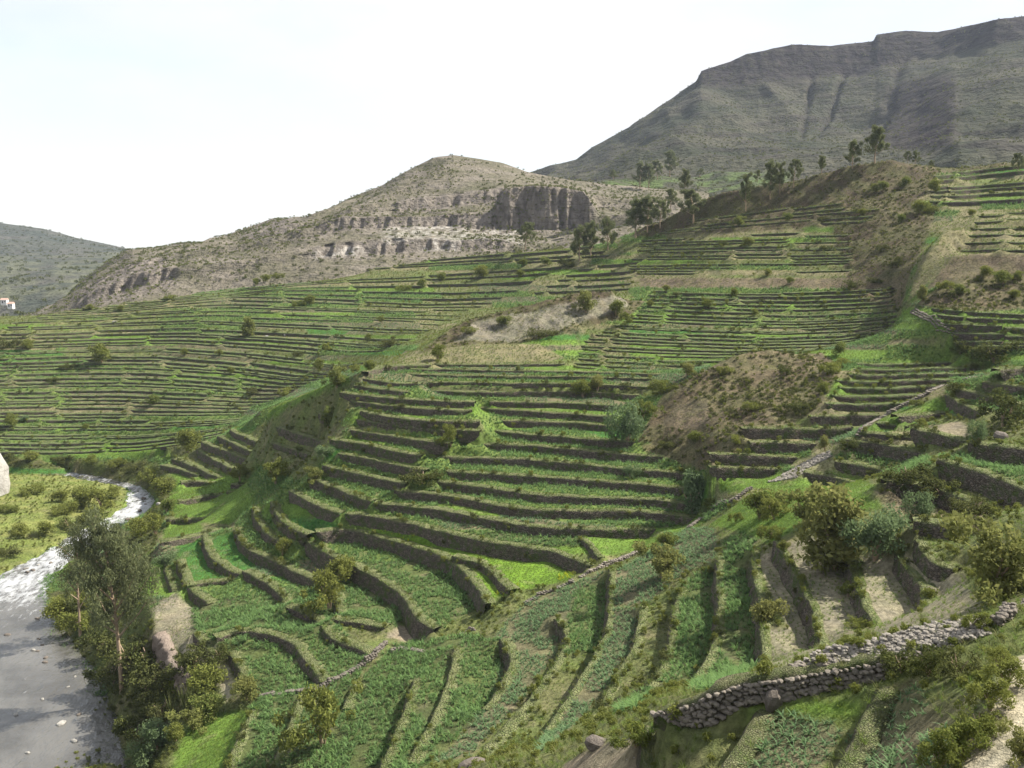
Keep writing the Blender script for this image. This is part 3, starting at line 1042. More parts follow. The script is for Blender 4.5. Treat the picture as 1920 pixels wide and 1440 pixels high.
# river side
paint('alfalfa', (328, 1022), (376, 1008), (386, 1042), (432, 1078), (395, 1090), (352, 1100), near=(120, 260))
paint('alfalfa', (390, 1010), (440, 995), (450, 1030), (500, 1055), (470, 1070), (440, 1075), near=(120, 260))
paint('grass', (305, 1010), (312, 980), (372, 974), (385, 1000), near=(120, 260))
paint('grass', (330, 860), (460, 900), (480, 940), (430, 985), (330, 975), (310, 930), near=(120, 280))
paint('maize', (440, 985), (470, 950), (560, 1010), (560, 1070), (470, 1040), near=(120, 260))
paint('maize', (355, 1105), (460, 1080), (610, 1098), (625, 1165), (700, 1240), (600, 1290), (480, 1305), (440, 1230), (365, 1190), near=(100, 220))
paint('bare', (286, 1185), (285, 1140), (330, 1110), (360, 1140), (365, 1195), (340, 1230), near=(100, 220))
paint('path', (335, 1230), (362, 1190), (420, 1232), (440, 1280), (432, 1320), (416, 1300), (400, 1260), near=(100, 220))
paint('grass', (250, 1130), (270, 1040), (325, 1060), (330, 1110), near=(120, 260))
paint('grass', (300, 1520), (340, 1375), (400, 1338), (470, 1330), (420, 1440), (390, 1520), near=(80, 160))
paint('bank', (110, 1190), (85, 1110), (170, 1110), (250, 1090), (285, 1140), (290, 1190), (400, 1270), (420, 1320), (340, 1370), (290, 1520), (240, 1520), (200, 1280), near=(80, 230))
paint('bank', (150, 1080), (240, 1000), (300, 940), (250, 905), (120, 880), (-80, 875), (-80, 858), (150, 862), (290, 868), (330, 900), (310, 950), (300, 1000), (270, 1090), near=(150, 320))
paint('island', (-200, 1150), (0, 1080), (70, 1045), (140, 1005), (230, 960), (240, 910), (150, 893), (-80, 882), (-200, 880), near=(150, 300))
# near slope
paint('maize', (480, 1310), (690, 1245), (660, 1290), (640, 1330), (600, 1500), (400, 1520), (470, 1335), near=(60, 150))
paint('maize', (690, 1260), (740, 1210), (870, 1190), (940, 1200), (945, 1260), (920, 1320), (820, 1420), (700, 1520), (600, 1500), (640, 1330), near=(60, 160))
paint('mblue', (945, 1230), (930, 1190), (985, 1130), (1130, 1075), (1050, 1180), (1045, 1225), (985, 1305), (880, 1420), (820, 1430), (920, 1320), near=(60, 170))
paint('maize', (1060, 1170), (1080, 1110), (1140, 1075), (1138, 1175), (1110, 1225), (1060, 1225), near=(60, 170))
paint('weedy', (1060, 1225), (1110, 1225), (1080, 1270), (1020, 1365), (960, 1430), (890, 1440), (990, 1310), (1030, 1260), near=(60, 170))
paint('mblue', (1150, 1140), (1200, 1140), (1190, 1210), (1130, 1300), (1070, 1370), (1000, 1420), (1020, 1375), (1085, 1275), (1120, 1225), near=(55, 170))
paint('mblue', (1150, 1075), (1220, 1035), (1290, 990), (1340, 990), (1345, 1050), (1275, 1080), (1210, 1135), (1150, 1135), near=(80, 170))
paint('weedy', (1205, 1140), (1265, 1110), (1255, 1170), (1235, 1255), (1140, 1340), (1080, 1390), (1140, 1300), (1190, 1220), near=(55, 170))
paint('maize', (1275, 1100), (1340, 1060), (1345, 1120), (1335, 1200), (1300, 1265), (1220, 1300), (1200, 1330), (1150, 1340), (1240, 1260), near=(50, 170))
paint('maize', (1350, 1100), (1360, 1010), (1430, 985), (1405, 1040), (1420, 1120), (1425, 1240), (1380, 1290), (1290, 1300), (1330, 1220), near=(50, 170))
paint('grass', (1400, 1000), (1330, 985), (1400, 930), (1510, 895), (1560, 920), (1480, 1000), (1440, 1020), near=(90, 170))
paint('bare', (1415, 1050), (1455, 1025), (1480, 1070), (1510, 1130), (1530, 1230), (1430, 1270), (1430, 1180), (1480, 1180), near=(60, 150))
paint('bare', (1465, 1020), (1560, 1000), (1600, 1080), (1630, 1180), (1545, 1220), (1520, 1140), near=(60, 150))
paint('bare', (1605, 1040), (1680, 1040), (1720, 1110), (1725, 1185), (1640, 1190), near=(60, 150))
paint('bare', (1690, 1030), (1800, 1080), (1860, 1160), (1745, 1175), near=(60, 150))
paint('grass', (1510, 900), (1560, 880), (1670, 920), (1700, 950), (1600, 960), (1520, 920), near=(90, 150))
paint('maize', (1550, 855), (1600, 840), (1740, 855), (1760, 900), (1670, 895), (1600, 870), near=(80, 170))
paint('grass', (1600, 820), (1660, 780), (1760, 745), (1790, 770), (1700, 800), (1640, 815), near=(100, 190))
paint('fallow', (1730, 800), (1800, 790), (1830, 815), (1810, 826), near=(90, 190))
paint('maize', (1770, 735), (1850, 770), (1990, 790), (1990, 690), (1880, 695), near=(90, 190))
paint('maize', (1830, 845), (1760, 855), (1830, 885), (1920, 915), (1990, 930), (1990, 850), near=(70, 150))
paint('scrub', (1640, 920), (1700, 905), (1850, 950), (1860, 1000), (1720, 985), (1660, 960), near=(70, 150))
# near corner
paint('mblue', (1645, 1295), (1720, 1270), (1750, 1330), (1790, 1420), (1760, 1530), (1520, 1530), (1600, 1372), near=(15, 55))
paint('mblue', (1425, 1345), (1500, 1345), (1590, 1370), (1540, 1440), (1490, 1530), (1310, 1530), (1390, 1385), near=(15, 60))
paint('weedy', (1220, 1365), (1300, 1345), (1400, 1350), (1380, 1390), (1320, 1470), (1200, 1520), near=(15, 70))
paint('fallow', (1060, 1430), (1130, 1395), (1210, 1375), (1200, 1520), (1000, 1520), near=(15, 75))
paint('path', (1775, 1530), (1800, 1430), (1855, 1345), (1885, 1235), (2000, 1215), (2000, 1530), near=(10, 50))
paint('grass', (1400, 1330), (1440, 1318), (1640, 1312), (1650, 1290), (1610, 1345), (1480, 1345), near=(20, 60))
paint('path', (320, 1500), (321, 1500), (320, 1501))

ALB = {
    'maize': (0.072, 0.088, 0.036), 'grass': (0.098, 0.165, 0.032), 'alfalfa': (0.045, 0.125, 0.030), 'fallow': (0.22, 0.185, 0.145),
    'dry': (0.235, 0.215, 0.135), 'scrub': (0.15, 0.122, 0.085), 'rock': (0.30, 0.27, 0.23), 'path': (0.36, 0.32, 0.26), 'bare': (0.20, 0.18, 0.14),
    'flower': (0.105, 0.185, 0.024), 'weedy': (0.115, 0.118, 0.058), 'island': (0.16, 0.17, 0.06), 'bank': (0.085, 0.085, 0.040),
    'mblue': (0.12, 0.11, 0.07), 'palerock': (0.155, 0.14, 0.12), 'red': (0.125, 0.10, 0.074)}
lut = np.zeros((16, 3))
for k, i in CLS.items():
    lut[i] = ALB[k]
gcol = lut[cls]
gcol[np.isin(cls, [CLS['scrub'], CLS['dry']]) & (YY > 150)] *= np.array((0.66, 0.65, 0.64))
gcol[(cls == CLS['scrub']) & (YY > 240)] *= 0.72  # upper-slope scrub darkened further: cloud shade put into the ground colour
gcol[(cls == CLS['maize']) & (YY > 150)] = (0.095, 0.135, 0.038)
# soften the edges between plots a little, then wear
for _ in range(1):
    p = np.pad(gcol, ((1, 1), (1, 1), (0, 0)), mode='edge')
    gcol = 0.5 * gcol + 0.125 * (p[:-2, 1:-1] + p[2:, 1:-1] + p[1:-1, :-2] + p[1:-1, 2:])
wear = sstep(0.25, 0.75, fbm(XX / 3.1, YY / 3.1, 4, 31) * 0.5 + 0.5)
dirt = np.array((0.17, 0.145, 0.10))
green = np.array((0.085, 0.13, 0.03))
loose = np.isin(cls, [CLS['scrub'], CLS['weedy'], CLS['dry'], CLS['bank'], CLS['island']])
k = np.where(loose, 0.55, 0.15)
k = np.where(np.isin(cls, [CLS['scrub'], CLS['dry']]), 0.22, k)[..., None]
gcol = gcol * (1 - k * wear[..., None]) + green * k * wear[..., None]
wear2 = sstep(0.62, 0.85, fbm(XX / 2.0 + 50, YY / 2.0, 3, 77) * 0.5 + 0.5)[..., None]
gcol = gcol * (1 - 0.5 * wear2) + dirt * 0.5 * wear2
sp = np.isin(cls, [CLS['scrub'], CLS['palerock'], CLS['red'], CLS['bank'], CLS['rock'], CLS['island']])
# relief of unterraced ground
lump = fbm(XX / 5.0, YY / 5.0, 5, 41, 0.6)
rocky = fbm(XX / 2.2, YY / 2.2, 4, 43, 0.65)
spf = sp.astype(float)
for _ in range(3):
    p = np.pad(spf, 1, mode='edge')
    spf = 0.2 * (p[1:-1, 1:-1] + p[:-2, 1:-1] + p[2:, 1:-1] + p[1:-1, :-2] + p[1:-1, 2:])
spf *= ~fixed | (cnt.reshape(NYg, NXg) < 0.5)
under = Z < 0.15
Z = Z + spf * (lump * 0.9 + rocky * 0.35) * np.where(under, 0.1, 1) * np.where(cls == CLS['island'], 0.5, 1)
Z = Z + fbm(XX / 1.7, YY / 1.7, 3, 51) * 0.07 * np.where(under, 0, 1)
palem = (cls == CLS['palerock'])
Z = Z + palem * fbm(XX / 3.5, YY / 3.5, 4, 61, 0.7) * 0.6

keep = (UU > -330) & (UU < 2230) & (YY < 459)
kc = keep[:-1, :-1] | keep[1:, 1:] | keep[1:, :-1] | keep[:-1, 1:]
V = np.stack([XX, YY, Z], -1).reshape(-1, 3)
Fq = grid_faces(NYg, NXg, kc)
used = np.zeros(len(V), bool)
used[Fq.ravel()] = True
remap = np.cumsum(used) - 1
me = mesh_from('terraced_hillside', V[used], remap[Fq], M_GROUND, True)
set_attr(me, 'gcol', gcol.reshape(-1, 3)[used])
set_attr(me, 'rocky', np.isin(cls, [CLS['scrub'], CLS['dry'], CLS['path'], CLS['red'], CLS['island'], CLS['fallow']]).astype(float).ravel()[used], 'FLOAT')
link('terraced_hillside', me, kind='structure', label='terraced valley side with fields stepping down to the river')


def ground_z(x, y):
    i, j = gidx(x, y)
    i0, j0 = np.minimum(i.astype(int), NXg - 2), np.minimum(j.astype(int), NYg - 2)
    fx, fy = i - i0, j - j0
    return (Z[j0, i0] * (1 - fx) * (1 - fy) + Z[j0, i0 + 1] * fx * (1 - fy) + Z[j0 + 1, i0] * (1 - fx) * fy + Z[j0 + 1, i0 + 1] * fx * fy)


def lookup(arr, x, y):
    i, j = gidx(x, y)
    return arr[np.rint(j).astype(int), np.rint(i).astype(int)]


def pick(u, v, ymin=18.0, ymax=458.0):
    """where the sight line through a photo point meets the hillside"""
    dx, dy, dz = (float(a) for a in ray(u, v))
    ys = np.linspace(ymin, ymax, 2200)
    x, z = dx / dy * ys, CZ + dz / dy * ys
    ok = (x > GX[0]) & (x < GX[-1])
    g = np.full(len(ys), -99.0)
    g[ok] = ground_z(x[ok], ys[ok])
    hit = np.nonzero(g > z)[0]
    if len(hit) == 0:
        return None
    k = hit[0]
    return np.array([x[k], ys[k], g[k]])

# ------------------------------------------------------------------ terrace walls, one object each
ORD = ['lowest', 'second', 'third', 'fourth', 'fifth', 'sixth', 'seventh', 'eighth', 'ninth', 'tenth', 'eleventh', 'twelfth',
       'thirteenth', 'fourteenth', 'fifteenth', 'sixteenth', 'seventeenth', 'eighteenth', 'nineteenth', 'twentieth']
TENS = {20: 'twenty', 30: 'thirty'}


def ordinal(n):
    """0 -> lowest/first"""
    n += 1
    if n <= 20:
        return ORD[n - 1] if n > 1 else 'first'
    t, r = n // 10 * 10, n % 10
    if r == 0:
        return {30: 'thirtieth', 40: 'fortieth', 50: 'fiftieth'}[t]
    return {20: 'twenty', 30: 'thirty', 40: 'forty', 50: 'fifty'}[t] + '-' + ordinal(r - 1)


def wall_mesh(w):
    P, h, n, s = w['P'], w['h'], w['n'], w['s']
    d = w['d']
    y = P[:, 1].mean()
    sd = w['idx'] * 3.3
    m = len(P)
    rows = []
    ridx = np.full(m, sd)
    bulge = lambda k, a: fbm(s * 1.3, ridx + k * 5.1, 3, 9 + k, 0.6) * a
    th = 2.6 * d
    fa = (0.22 if y > 62 else 0.14) if w['mat'] != 'bluff' else 1.3
    levels = [(-0.30, -0.6, 0), (-0.22, 0.10, 1), (-0.14, 0.36, 1), (-0.07, 0.64, 1), (0.0, 0.92, 1)]
    for k, (off, f, b) in enumerate(levels):
        o = off * np.clip(h, 0.2, 3) + bulge(k, fa) * b - 0.02
        z = P[:, 2] - h * (1 - f) if k else P[:, 2] - h - 0.7
        rows.append(np.stack([P[:, 0] + n[:, 0] * o, P[:, 1] + n[:, 1] * o, z + bulge(k + 7, 0.05) * b], -1))
    top = 0.07 + 0.2 * np.clip(fbm(s * 0.8, ridx + 40, 3, 19), -0.4, 1)
    for k, (f, dz) in enumerate([(0.14, 1.0), (0.5, 1.15), (0.92, 0.75), (1.0, -1.0)]):
        o = th * f
        z = P[:, 2] + (top * dz if dz > 0 else -0.45)
        rows.append(np.stack([P[:, 0] + n[:, 0] * o, P[:, 1] + n[:, 1] * o, z + bulge(k + 20, 0.05)], -1))
    V = np.array(rows)
    nr = len(rows)
    F = grid_faces(nr, m)
    return V.reshape(-1, 3), F


used_labels = {}
regions = {}
for w in WALLS:
    regions.setdefault(w['region'], []).append(w)
for reg, ws in regions.items():
    byrow = {}
    for w in ws:
        byrow.setdefault(w.get('row', 0), []).append(w)
    for r, rw in byrow.items():
        rw.sort(key=lambda w: w['P'][:, 0].mean())
        for j, w in enumerate(rw):
            if w['label']:
                continue
            where = {'fanned fields on the near slope': 'from the left', 'small plots at the river bend': 'counted up from the water',
                     }.get(reg, 'up from the bottom')
            lab = 'terrace wall, %s row %s, %s' % (ordinal(r), where, reg)
            if reg == 'fanned fields on the near slope':
                lab = 'stone wall, %s from the left among the fanned fields on the near slope' % ordinal(r)
            if len(rw) > 1:
                pos = 'left end' if j == 0 else ('right end' if j == len(rw) - 1 else 'piece %s from left' % ordinal(j))
                lab = 'terrace wall, %s row up, %s, %s' % (ordinal(r), pos, reg)
            w['label'] = lab

MATW = {'near': M_WALLNEAR, 'mid': M_WALL, 'far': M_WALLFAR, 'bluff': M_BLUFF}
for w in WALLS:
    dd = w['P'][:, 1].mean()
    w['size'] = w['s'][-1] * w['h'].mean() / dd ** 2 * (1e6 if w['kind'] != 'terrace_wall' or w['mat'] == 'near' else 1)
order = sorted(WALLS, key=lambda w: -w['size'])
rest = []
for k, w in enumerate(order):
    v, f = wall_mesh(w)
    if k >= 296:                                  # the smallest stretches far off read as one mass
        rest.append((v, f))
        continue
    o = v.mean(0)
    o[2] = v[:, 2].min()
    me = mesh_from(w['kind'], v - o, f, MATW[w['mat']], True)
    ob = link(w['kind'], me, kind='thing', label=w['label'], category='rock face' if w['kind'] == 'rock_bluff' else 'stone wall', group='dry-stone walls on the ' + w['region'] if w['kind'] == 'terrace_wall' else None)
    ob.location = o
VR, FR, k0 = [], [], 0
for v, f in rest:
    VR.append(v)
    FR.append(f + k0)
    k0 += len(v)
link('far_terrace_walls', mesh_from('far_terrace_walls', np.concatenate(VR), np.concatenate(FR), M_WALLFAR, True), kind='stuff', label='short far-off stretches of terrace wall')

# ------------------------------------------------------------------ hills behind, lofted rows of (u, v) at given distances
def loft(name, rows, us, mat, nsub, disp, seed, cliffs=(), fields=None, pale=(), label=None, cols=1.0, gullies=()):
    """rows: list of (polyline [(u,v)...], distance or [(u,dist)...]); last rows may be world offsets ('back', dy, dz)"""
    R = []
    for row in rows:
        if row[0] == 'back':
            b = R[-1].copy()
            b[:, 0] *= (b[:, 1] + row[1]) / b[:, 1]
            b[:, 1] += row[1]
            b[:, 2] += row[2]
            R.append(b)
            continue
        k = np.array(row[0], float)
        v = np.interp(us, k[:, 0], k[:, 1])
        if np.ndim(row[1]) == 0:
            y = np.full(len(us), float(row[1]))
        else:
            q = np.array(row[1], float)
            y = np.interp(us, q[:, 0], q[:, 1])
        R.append(at_y(us, v, y))
    R = np.array(R)
    out, t_of = [], []
    for i in range(len(R) - 1):
        n = nsub[i]
        for a in range(n):
            f = a / n
            out.append(R[i] * (1 - f) + R[i + 1] * f)
            t_of.append(i + f)
    out.append(R[-1])
    t_of.append(len(R) - 1)
    S = np.array(out)
    T = np.repeat(np.array(t_of)[:, None], len(us), 1)
    U = np.repeat(us[None], len(t_of), 0)
    rm = np.zeros(T.shape)
    for (t0, t1, u0, u1) in cliffs:
        rm = np.maximum(rm, sstep(t0 - 0.15, t0 + 0.05, T) * (1 - sstep(t1 - 0.05, t1 + 0.15, T)) * sstep(u0 - 25, u0 + 25, U + 30 * fbm(U / 40, T * 3, 3, seed)) * (1 - sstep(u1 - 25, u1 + 10, U)))
    pm = np.zeros(T.shape)
    for (t0, t1, u0, u1) in pale:
        pm = np.maximum(pm, sstep(t0 - 0.1, t0 + 0.1, T) * (1 - sstep(t1 - 0.1, t1 + 0.1, T)) * sstep(u0 - 15, u0 + 15, U) * (1 - sstep(u1 - 15, u1 + 15, U)))
    X, Y, Zz = S[..., 0], S[..., 1], S[..., 2]
    a, sc = disp
    d1 = fbm(X / sc, (Y + Zz * 1.5) / sc, 6, seed, 0.55)
    col = np.abs(fbm(X / (sc * 0.16), Zz / (sc * 1.4), 4, seed + 5, 0.6))         # upright ribs of a cliff
    gul = np.abs(fbm(X / (sc * 0.5) + fbm(Y / sc, Zz / sc, 2, seed) * 0.5, Y / (sc * 2.2), 3, seed + 9))
    edge = np.minimum(1, np.minimum(T, len(R) - 1 - T) * 1.5)
    silh = [i for i, r in enumerate(rows) if r[0] == 'back'][0] - 1
    keepz = 1 - 0.75 * np.exp(-((T - silh) / 0.18) ** 2)
    Zz = Zz + d1 * a * edge * keepz - gul * a * 0.9 * edge * keepz * (1 - rm)
    for (ua, ub, ta, tb, wd, dep) in gullies:
        ul = ua + (ub - ua) * (T - ta) / (tb - ta) + 6 * fbm(T * 4, U * 0, 2, seed + 31)
        g = np.exp(-((U - ul) / wd) ** 2) * sstep(min(ta, tb) - 0.2, min(ta, tb) + 0.3, T) * (1 - sstep(max(ta, tb) - 0.1, max(ta, tb) + 0.3, T))
        Zz = Zz - g * dep
        rm = np.maximum(rm, 0.55 * g)
    Y = Y + (col * a * 3.2 * cols + d1 * a * 0.8) * rm
    S = np.stack([X, Y, Zz], -1)
    me = mesh_from(name, S.reshape(-1, 3), grid_faces(*T.shape), mat, True)
    set_attr(me, 'rockm', rm.ravel(), 'FLOAT')
    set_attr(me, 'palem', pm.ravel(), 'FLOAT')
    fm = np.zeros(T.shape)
    if fields:
        for (t0, t1, u0, u1, st) in fields:
            fm = np.maximum(fm, st * sstep(t0 - .05, t0 + .05, T) * (1 - sstep(t1 - .05, t1 + .05, T)) * sstep(u0 - 15, u0 + 15, U) * (1 - sstep(u1 - 15, u1 + 15, U)) * sstep(0.35, 0.6, vnoise(U / 30, T * 30, seed)))
    set_attr(me, 'fieldm', fm.ravel(), 'FLOAT')
    return link(name, me, kind='structure', label=label)


M_HILL = mat_hill('hill_ground', (0.105, 0.10, 0.065), (0.165, 0.146, 0.112), (0.215, 0.188, 0.16), (0.055, 0.055, 0.038), 0.035)
M_MOUNT = mat_hill('mountain_ground', (0.042, 0.047, 0.030), (0.075, 0.072, 0.050), (0.034, 0.027, 0.027), (0.016, 0.019, 0.015), 0.012, (0.09, 0.13, 0.04))  # all tones lowered to stand in for cloud shade on the mountain
M_RIDGE = mat_hill('ridge_ground', (0.048, 0.058, 0.046), (0.072, 0.076, 0.058), (0.10, 0.092, 0.08), (0.028, 0.035, 0.03), 0.008, (0.11, 0.115, 0.075))

us = np.arange(-60, 1330, 3.0)
crest = [(-60, 640), (60, 600), (110, 572), (160, 522), (200, 492), (240, 468), (290, 467), (340, 455), (400, 455), (440, 436), (510, 409), (535, 408), (552, 415), (600, 396), (650, 371), (720, 345), (780, 311), (810, 296), (850, 290), (900, 298), (940, 305), (985, 320), (1060, 335), (1150, 345), (1330, 360)]
loft('rocky_hill', [
    ([(-60, 690), (100, 640), (250, 600), (450, 575), (650, 545), (800, 530), (950, 505), (1100, 480), (1330, 470)], [(-60, 400), (150, 395), (400, 420), (1330, 420)]),
    ([(-60, 660), (100, 600), (250, 578), (450, 548), (650, 515), (800, 503), (950, 476), (1100, 455), (1330, 440)], [(-60, 415), (150, 405), (400, 440), (1330, 440)]),
    ([(-60, 655), (100, 590), (180, 555), (250, 540), (450, 510), (600, 493), (700, 486), (800, 482), (950, 470), (1100, 448), (1330, 425)], 462),
    ([(-60, 652), (100, 582), (180, 540), (250, 515), (450, 494), (600, 474), (700, 468), (800, 459), (950, 454), (1100, 441), (1330, 418)], 467),
    ([(-60, 649), (100, 577), (180, 528), (250, 496), (450, 470), (640, 432), (800, 432), (940, 438), (1100, 436), (1330, 412)], 502),
    ([(-60, 646), (100, 575), (180, 522), (250, 487), (450, 455), (640, 403), (800, 404), (925, 406), (945, 372), (960, 363), (1000, 360), (1095, 362), (1125, 395), (1330, 392)], 509),
    ([(-60, 644), (100, 574.5), (180, 518), (250, 481), (450, 448), (640, 394), (760, 391), (860, 389), (935, 385), (950, 366), (1000, 357), (1095, 359), (1125, 388), (1330, 388)], 535),
    ([(-60, 643), (100, 574), (180, 514), (250, 476), (450, 443), (640, 381), (760, 372), (900, 366), (960, 360), (1000, 354), (1095, 356), (1330, 380)], 543),
    ([(-60, 642), (100, 573), (180, 509), (250, 471), (450, 438), (640, 376), (760, 340), (850, 322), (940, 328), (1000, 340), (1100, 348), (1330, 368)], 595),
    (crest, 650),
    ('back', 60, -25), ('back', 250, -170),
], us, M_HILL, [3, 6, 8, 14, 14, 10, 10, 14, 16, 6, 4], (5.5, 70.0), 3,
    cliffs=[(1.9, 3.1, 590, 960), (3.9, 5.1, 600, 1120), (5.9, 7.1, 740, 1000), (5.2, 6.0, 930, 1110), (6.0, 9, 455, 560), (1.5, 5.5, 150, 330)],
    pale=[(1.9, 2.9, 590, 680), (1.9, 2.8, 790, 860), (2.9, 4.0, 720, 980)], label='bare rocky hill with banded cliffs behind the terraces', cols=0.62)

us = np.arange(930, 2300, 3.5)
mcrest = [(930, 345), (985, 322), (1060, 302), (1080, 297), (1110, 275), (1180, 240), (1240, 197), (1290, 160), (1305, 150), (1315, 131), (1370, 115), (1400, 101), (1450, 91), (1490, 83), (1560, 87), (1600, 82), (1640, 78), (1646, 66), (1700, 58), (1760, 60), (1800, 52), (1870, 36), (1900, 33), (1990, 22), (2300, 5)]
cb = [(930, 352), (1060, 312), (1180, 252), (1290, 172), (1315, 150), (1370, 150), (1450, 143), (1520, 146), (1570, 140), (1610, 146), (1650, 128), (1720, 112), (1800, 100), (1870, 85), (1990, 60), (2300, 40)]
loft('far_mountain', [
    ([(930, 470), (1100, 440), (1300, 420), (1600, 420), (2300, 420)], 480),
    ([(930, 380), (1060, 372), (1250, 372), (1400, 362), (1600, 350), (2300, 345)], 640),
    ([(930, 362), (1060, 330), (1180, 318), (1300, 310), (1500, 300), (1700, 300), (2300, 290)], [(930, 820), (1550, 830), (1700, 760), (1800, 665), (2300, 640)]),
    ([(930, 356), (1060, 318), (1180, 272), (1300, 225), (1450, 225), (1600, 220), (1750, 200), (1900, 190), (2300, 160)], [(930, 1150), (1540, 1200), (1640, 1180), (1720, 1060), (1790, 890), (1880, 840), (2300, 810)]),
    (cb, [(930, 1380), (1560, 1380), (1720, 1370), (1850, 1270), (2000, 1210), (2300, 1200)]),
    (mcrest, [(930, 1430), (1500, 1430), (1750, 1430), (1870, 1300), (2300, 1260)]),
    ('back', 200, -40), ('back', 900, -400),
], us, M_MOUNT, [6, 16, 34, 44, 18, 4, 4], (19.0, 150.0), 13,
    gullies=[(1525, 1505, 4.1, 2.6, 6, 5), (1592, 1540, 4.1, 2.7, 6, 6), (1700, 1650, 4.2, 2.6, 10, 5)],
    cliffs=[(3.95, 5.2, 1300, 1700), (4.1, 5.2, 1680, 2300), (2.3, 3.5, 1660, 1800)], fields=[(0.75, 1.9, 1130, 1480, 0.8)], label='tall grassy mountain with a cliff band along its crest', cols=0.14)

us = np.arange(-500, 420, 4.0)
loft('distant_ridge', [
    ([(-500, 760), (0, 720), (420, 700)], 520),
    ([(-500, 640), (0, 610), (60, 590), (420, 585)], 700),
    ([(-500, 560), (0, 540), (100, 520), (420, 520)], 950),
    ([(-500, 500), (0, 492), (230, 486), (420, 490)], 1300),
    ([(-500, 470), (0, 478), (120, 476), (230, 474), (420, 488)], 1700),
    ([(-500, 380), (-100, 406), (0, 416), (80, 427), (140, 445), (200, 457), (240, 466), (300, 478), (420, 486)], 2100),
    ('back', 300, -50), ('back', 800, -300),
], us, M_RIDGE, [6, 12, 16, 8, 16, 4, 4], (14.0, 260.0), 23, fields=[(1.6, 3.9, -500, 420, 0.85)], label='bluish distant ridge down the valley')

# valley floor that carries everything beyond the modelled slopes
me = mesh_from('valley_floor', [(-9000, -3000, -14), (9000, -3000, -14), (9000, 2050, -14), (-9000, 2050, -14)], np.array([[0, 1, 2, 3]]), M_MOUNT)
for a in ('rockm', 'palem', 'fieldm'):
    set_attr(me, a, np.zeros(4), 'FLOAT')
link('valley_floor', me, kind='structure')

# ------------------------------------------------------------------ river
def mat_water():
    t = NT('river_water')
    foam = t.attr('foam', 'Fac')
    n1 = t.noise(0.35, 5, 0.6, sx=(1.0, 0.6, 1))
    n2 = t.noise(0.9, 5, 0.65, sx=(1.0, 0.45, 1))
    n3 = t.noise(0.08, 3, 0.6)
    f = t.math('ADD', t.math('MULTIPLY', foam, 0.62), t.math('MULTIPLY', t.math('SUBTRACT', n2, 0.5), 1.7))
    f = t.math('ADD', f, t.math('MULTIPLY', t.math('SUBTRACT', n1, 0.5), 0.6))
    ff = t.rng(f, 0.46, 0.86)
    c = t.mix(t.rng(n3, 0.4, 0.6), (0.062, 0.060, 0.054), (0.105, 0.102, 0.093))
    c = t.mix(ff, c, (0.36, 0.37, 0.375))
    ro = t.rng(ff, 0, 1, 0.07, 0.7)
    h = t.math('ADD', n1, t.math('MULTIPLY', n2, 0.45))
    return t.bsdf(c, ro, t.bump(h, 0.9, 0.5), 0.6)


xs, ys = np.arange(-150, -20, 0.7), np.arange(95, 330, 0.7)
WX, WY = np.meshgrid(xs, ys)
wu, wv = project(WX, WY, np.zeros_like(WX))
foam = np.zeros(WX.shape)
rap = np.exp(-(((wu - 262) / 45) ** 2 + ((wv - 940) / 34) ** 2)) + 0.9 * np.exp(-(((wu - 200) / 50) ** 2 + ((wv - 990) / 22) ** 2)) \
    + 0.6 * np.exp(-(((wu - 30) / 80) ** 2 + ((wv - 1098) / 26) ** 2)) + 0.75 * np.exp(-(((wu - 130) / 60) ** 2 + ((wv - 1045) / 28) ** 2)) \
    + 0.45 * np.exp(-(((wu - 100) / 150) ** 2 + ((wv - 885) / 12) ** 2)) + 0.45 * sstep(1230, 1090, wv)
foam = np.clip(rap, 0, 1) + 0.36 * vnoise(WX / 4, WY / 6, 4) + 0.06
wz = 0.02 + fbm(WX / 1.6, WY / 2.4, 3, 88) * (0.05 + 0.35 * np.clip(rap, 0, 1))
kp = (lookup(ZBASE, WX.ravel(), WY.ravel()).reshape(WX.shape) < 1.2)
kq = kp[:-1, :-1] | kp[1:, 1:]
Vw = np.stack([WX, WY, wz], -1).reshape(-1, 3)
Fw = grid_faces(*WX.shape, kq)
usd = np.zeros(len(Vw), bool)
usd[Fw.ravel()] = True
rm_ = np.cumsum(usd) - 1
me = mesh_from('river', Vw[usd], rm_[Fw], mat_water(), True)
set_attr(me, 'foam', foam.ravel()[usd], 'FLOAT')
link('river', me, kind='structure', label='shallow brown river with white rapids')

# ------------------------------------------------------------------ plant prototypes
def unit(v):
    return v / (np.linalg.norm(v, axis=-1, keepdims=True) + 1e-9)


def leaf_cards(C, size, aspect, r, up=0.5, droop=0.0):
    n = len(C)
    nr = unit(r.normal(size=(n, 3)) + np.array([0, 0, up]))
    t = unit(np.cross(nr, r.normal(size=(n, 3))))
    t[:, 2] -= droop
    t = unit(t)
    b = unit(np.cross(nr, t))
    s = size * r.uniform(0.6, 1.35, n)[:, None]
    bw = b * s * aspect
    tl = t * s
    V = np.stack([C - tl, C + bw * 0.9 - tl * 0.1, C + tl, C - bw * 0.9 + tl * 0.1], 1)
    return V.reshape(-1, 3), np.arange(n * 4).reshape(n, 4)


def tube(path, r0, r1, k=6):
    path = np.asarray(path, float)
    m = len(path)
    t = unit(np.gradient(path, axis=0))
    a = unit(np.cross(t, np.array([0.31, 0.95, 0.05])))
    b = np.cross(t, a)
    rad = np.linspace(r0, r1, m)[:, None, None]
    ang = np.linspace(0, 2 * math.pi, k, endpoint=False)
    V = path[:, None] + rad * (np.cos(ang)[None, :, None] * a[:, None] + np.sin(ang)[None, :, None] * b[:, None])
    F = []
    for i in range(m - 1):
        for j in range(k):
            F.append((i * k + j, i * k + (j + 1) % k, (i + 1) * k + (j + 1) % k, (i + 1) * k + j))
    return V.reshape(-1, 3), np.array(F)


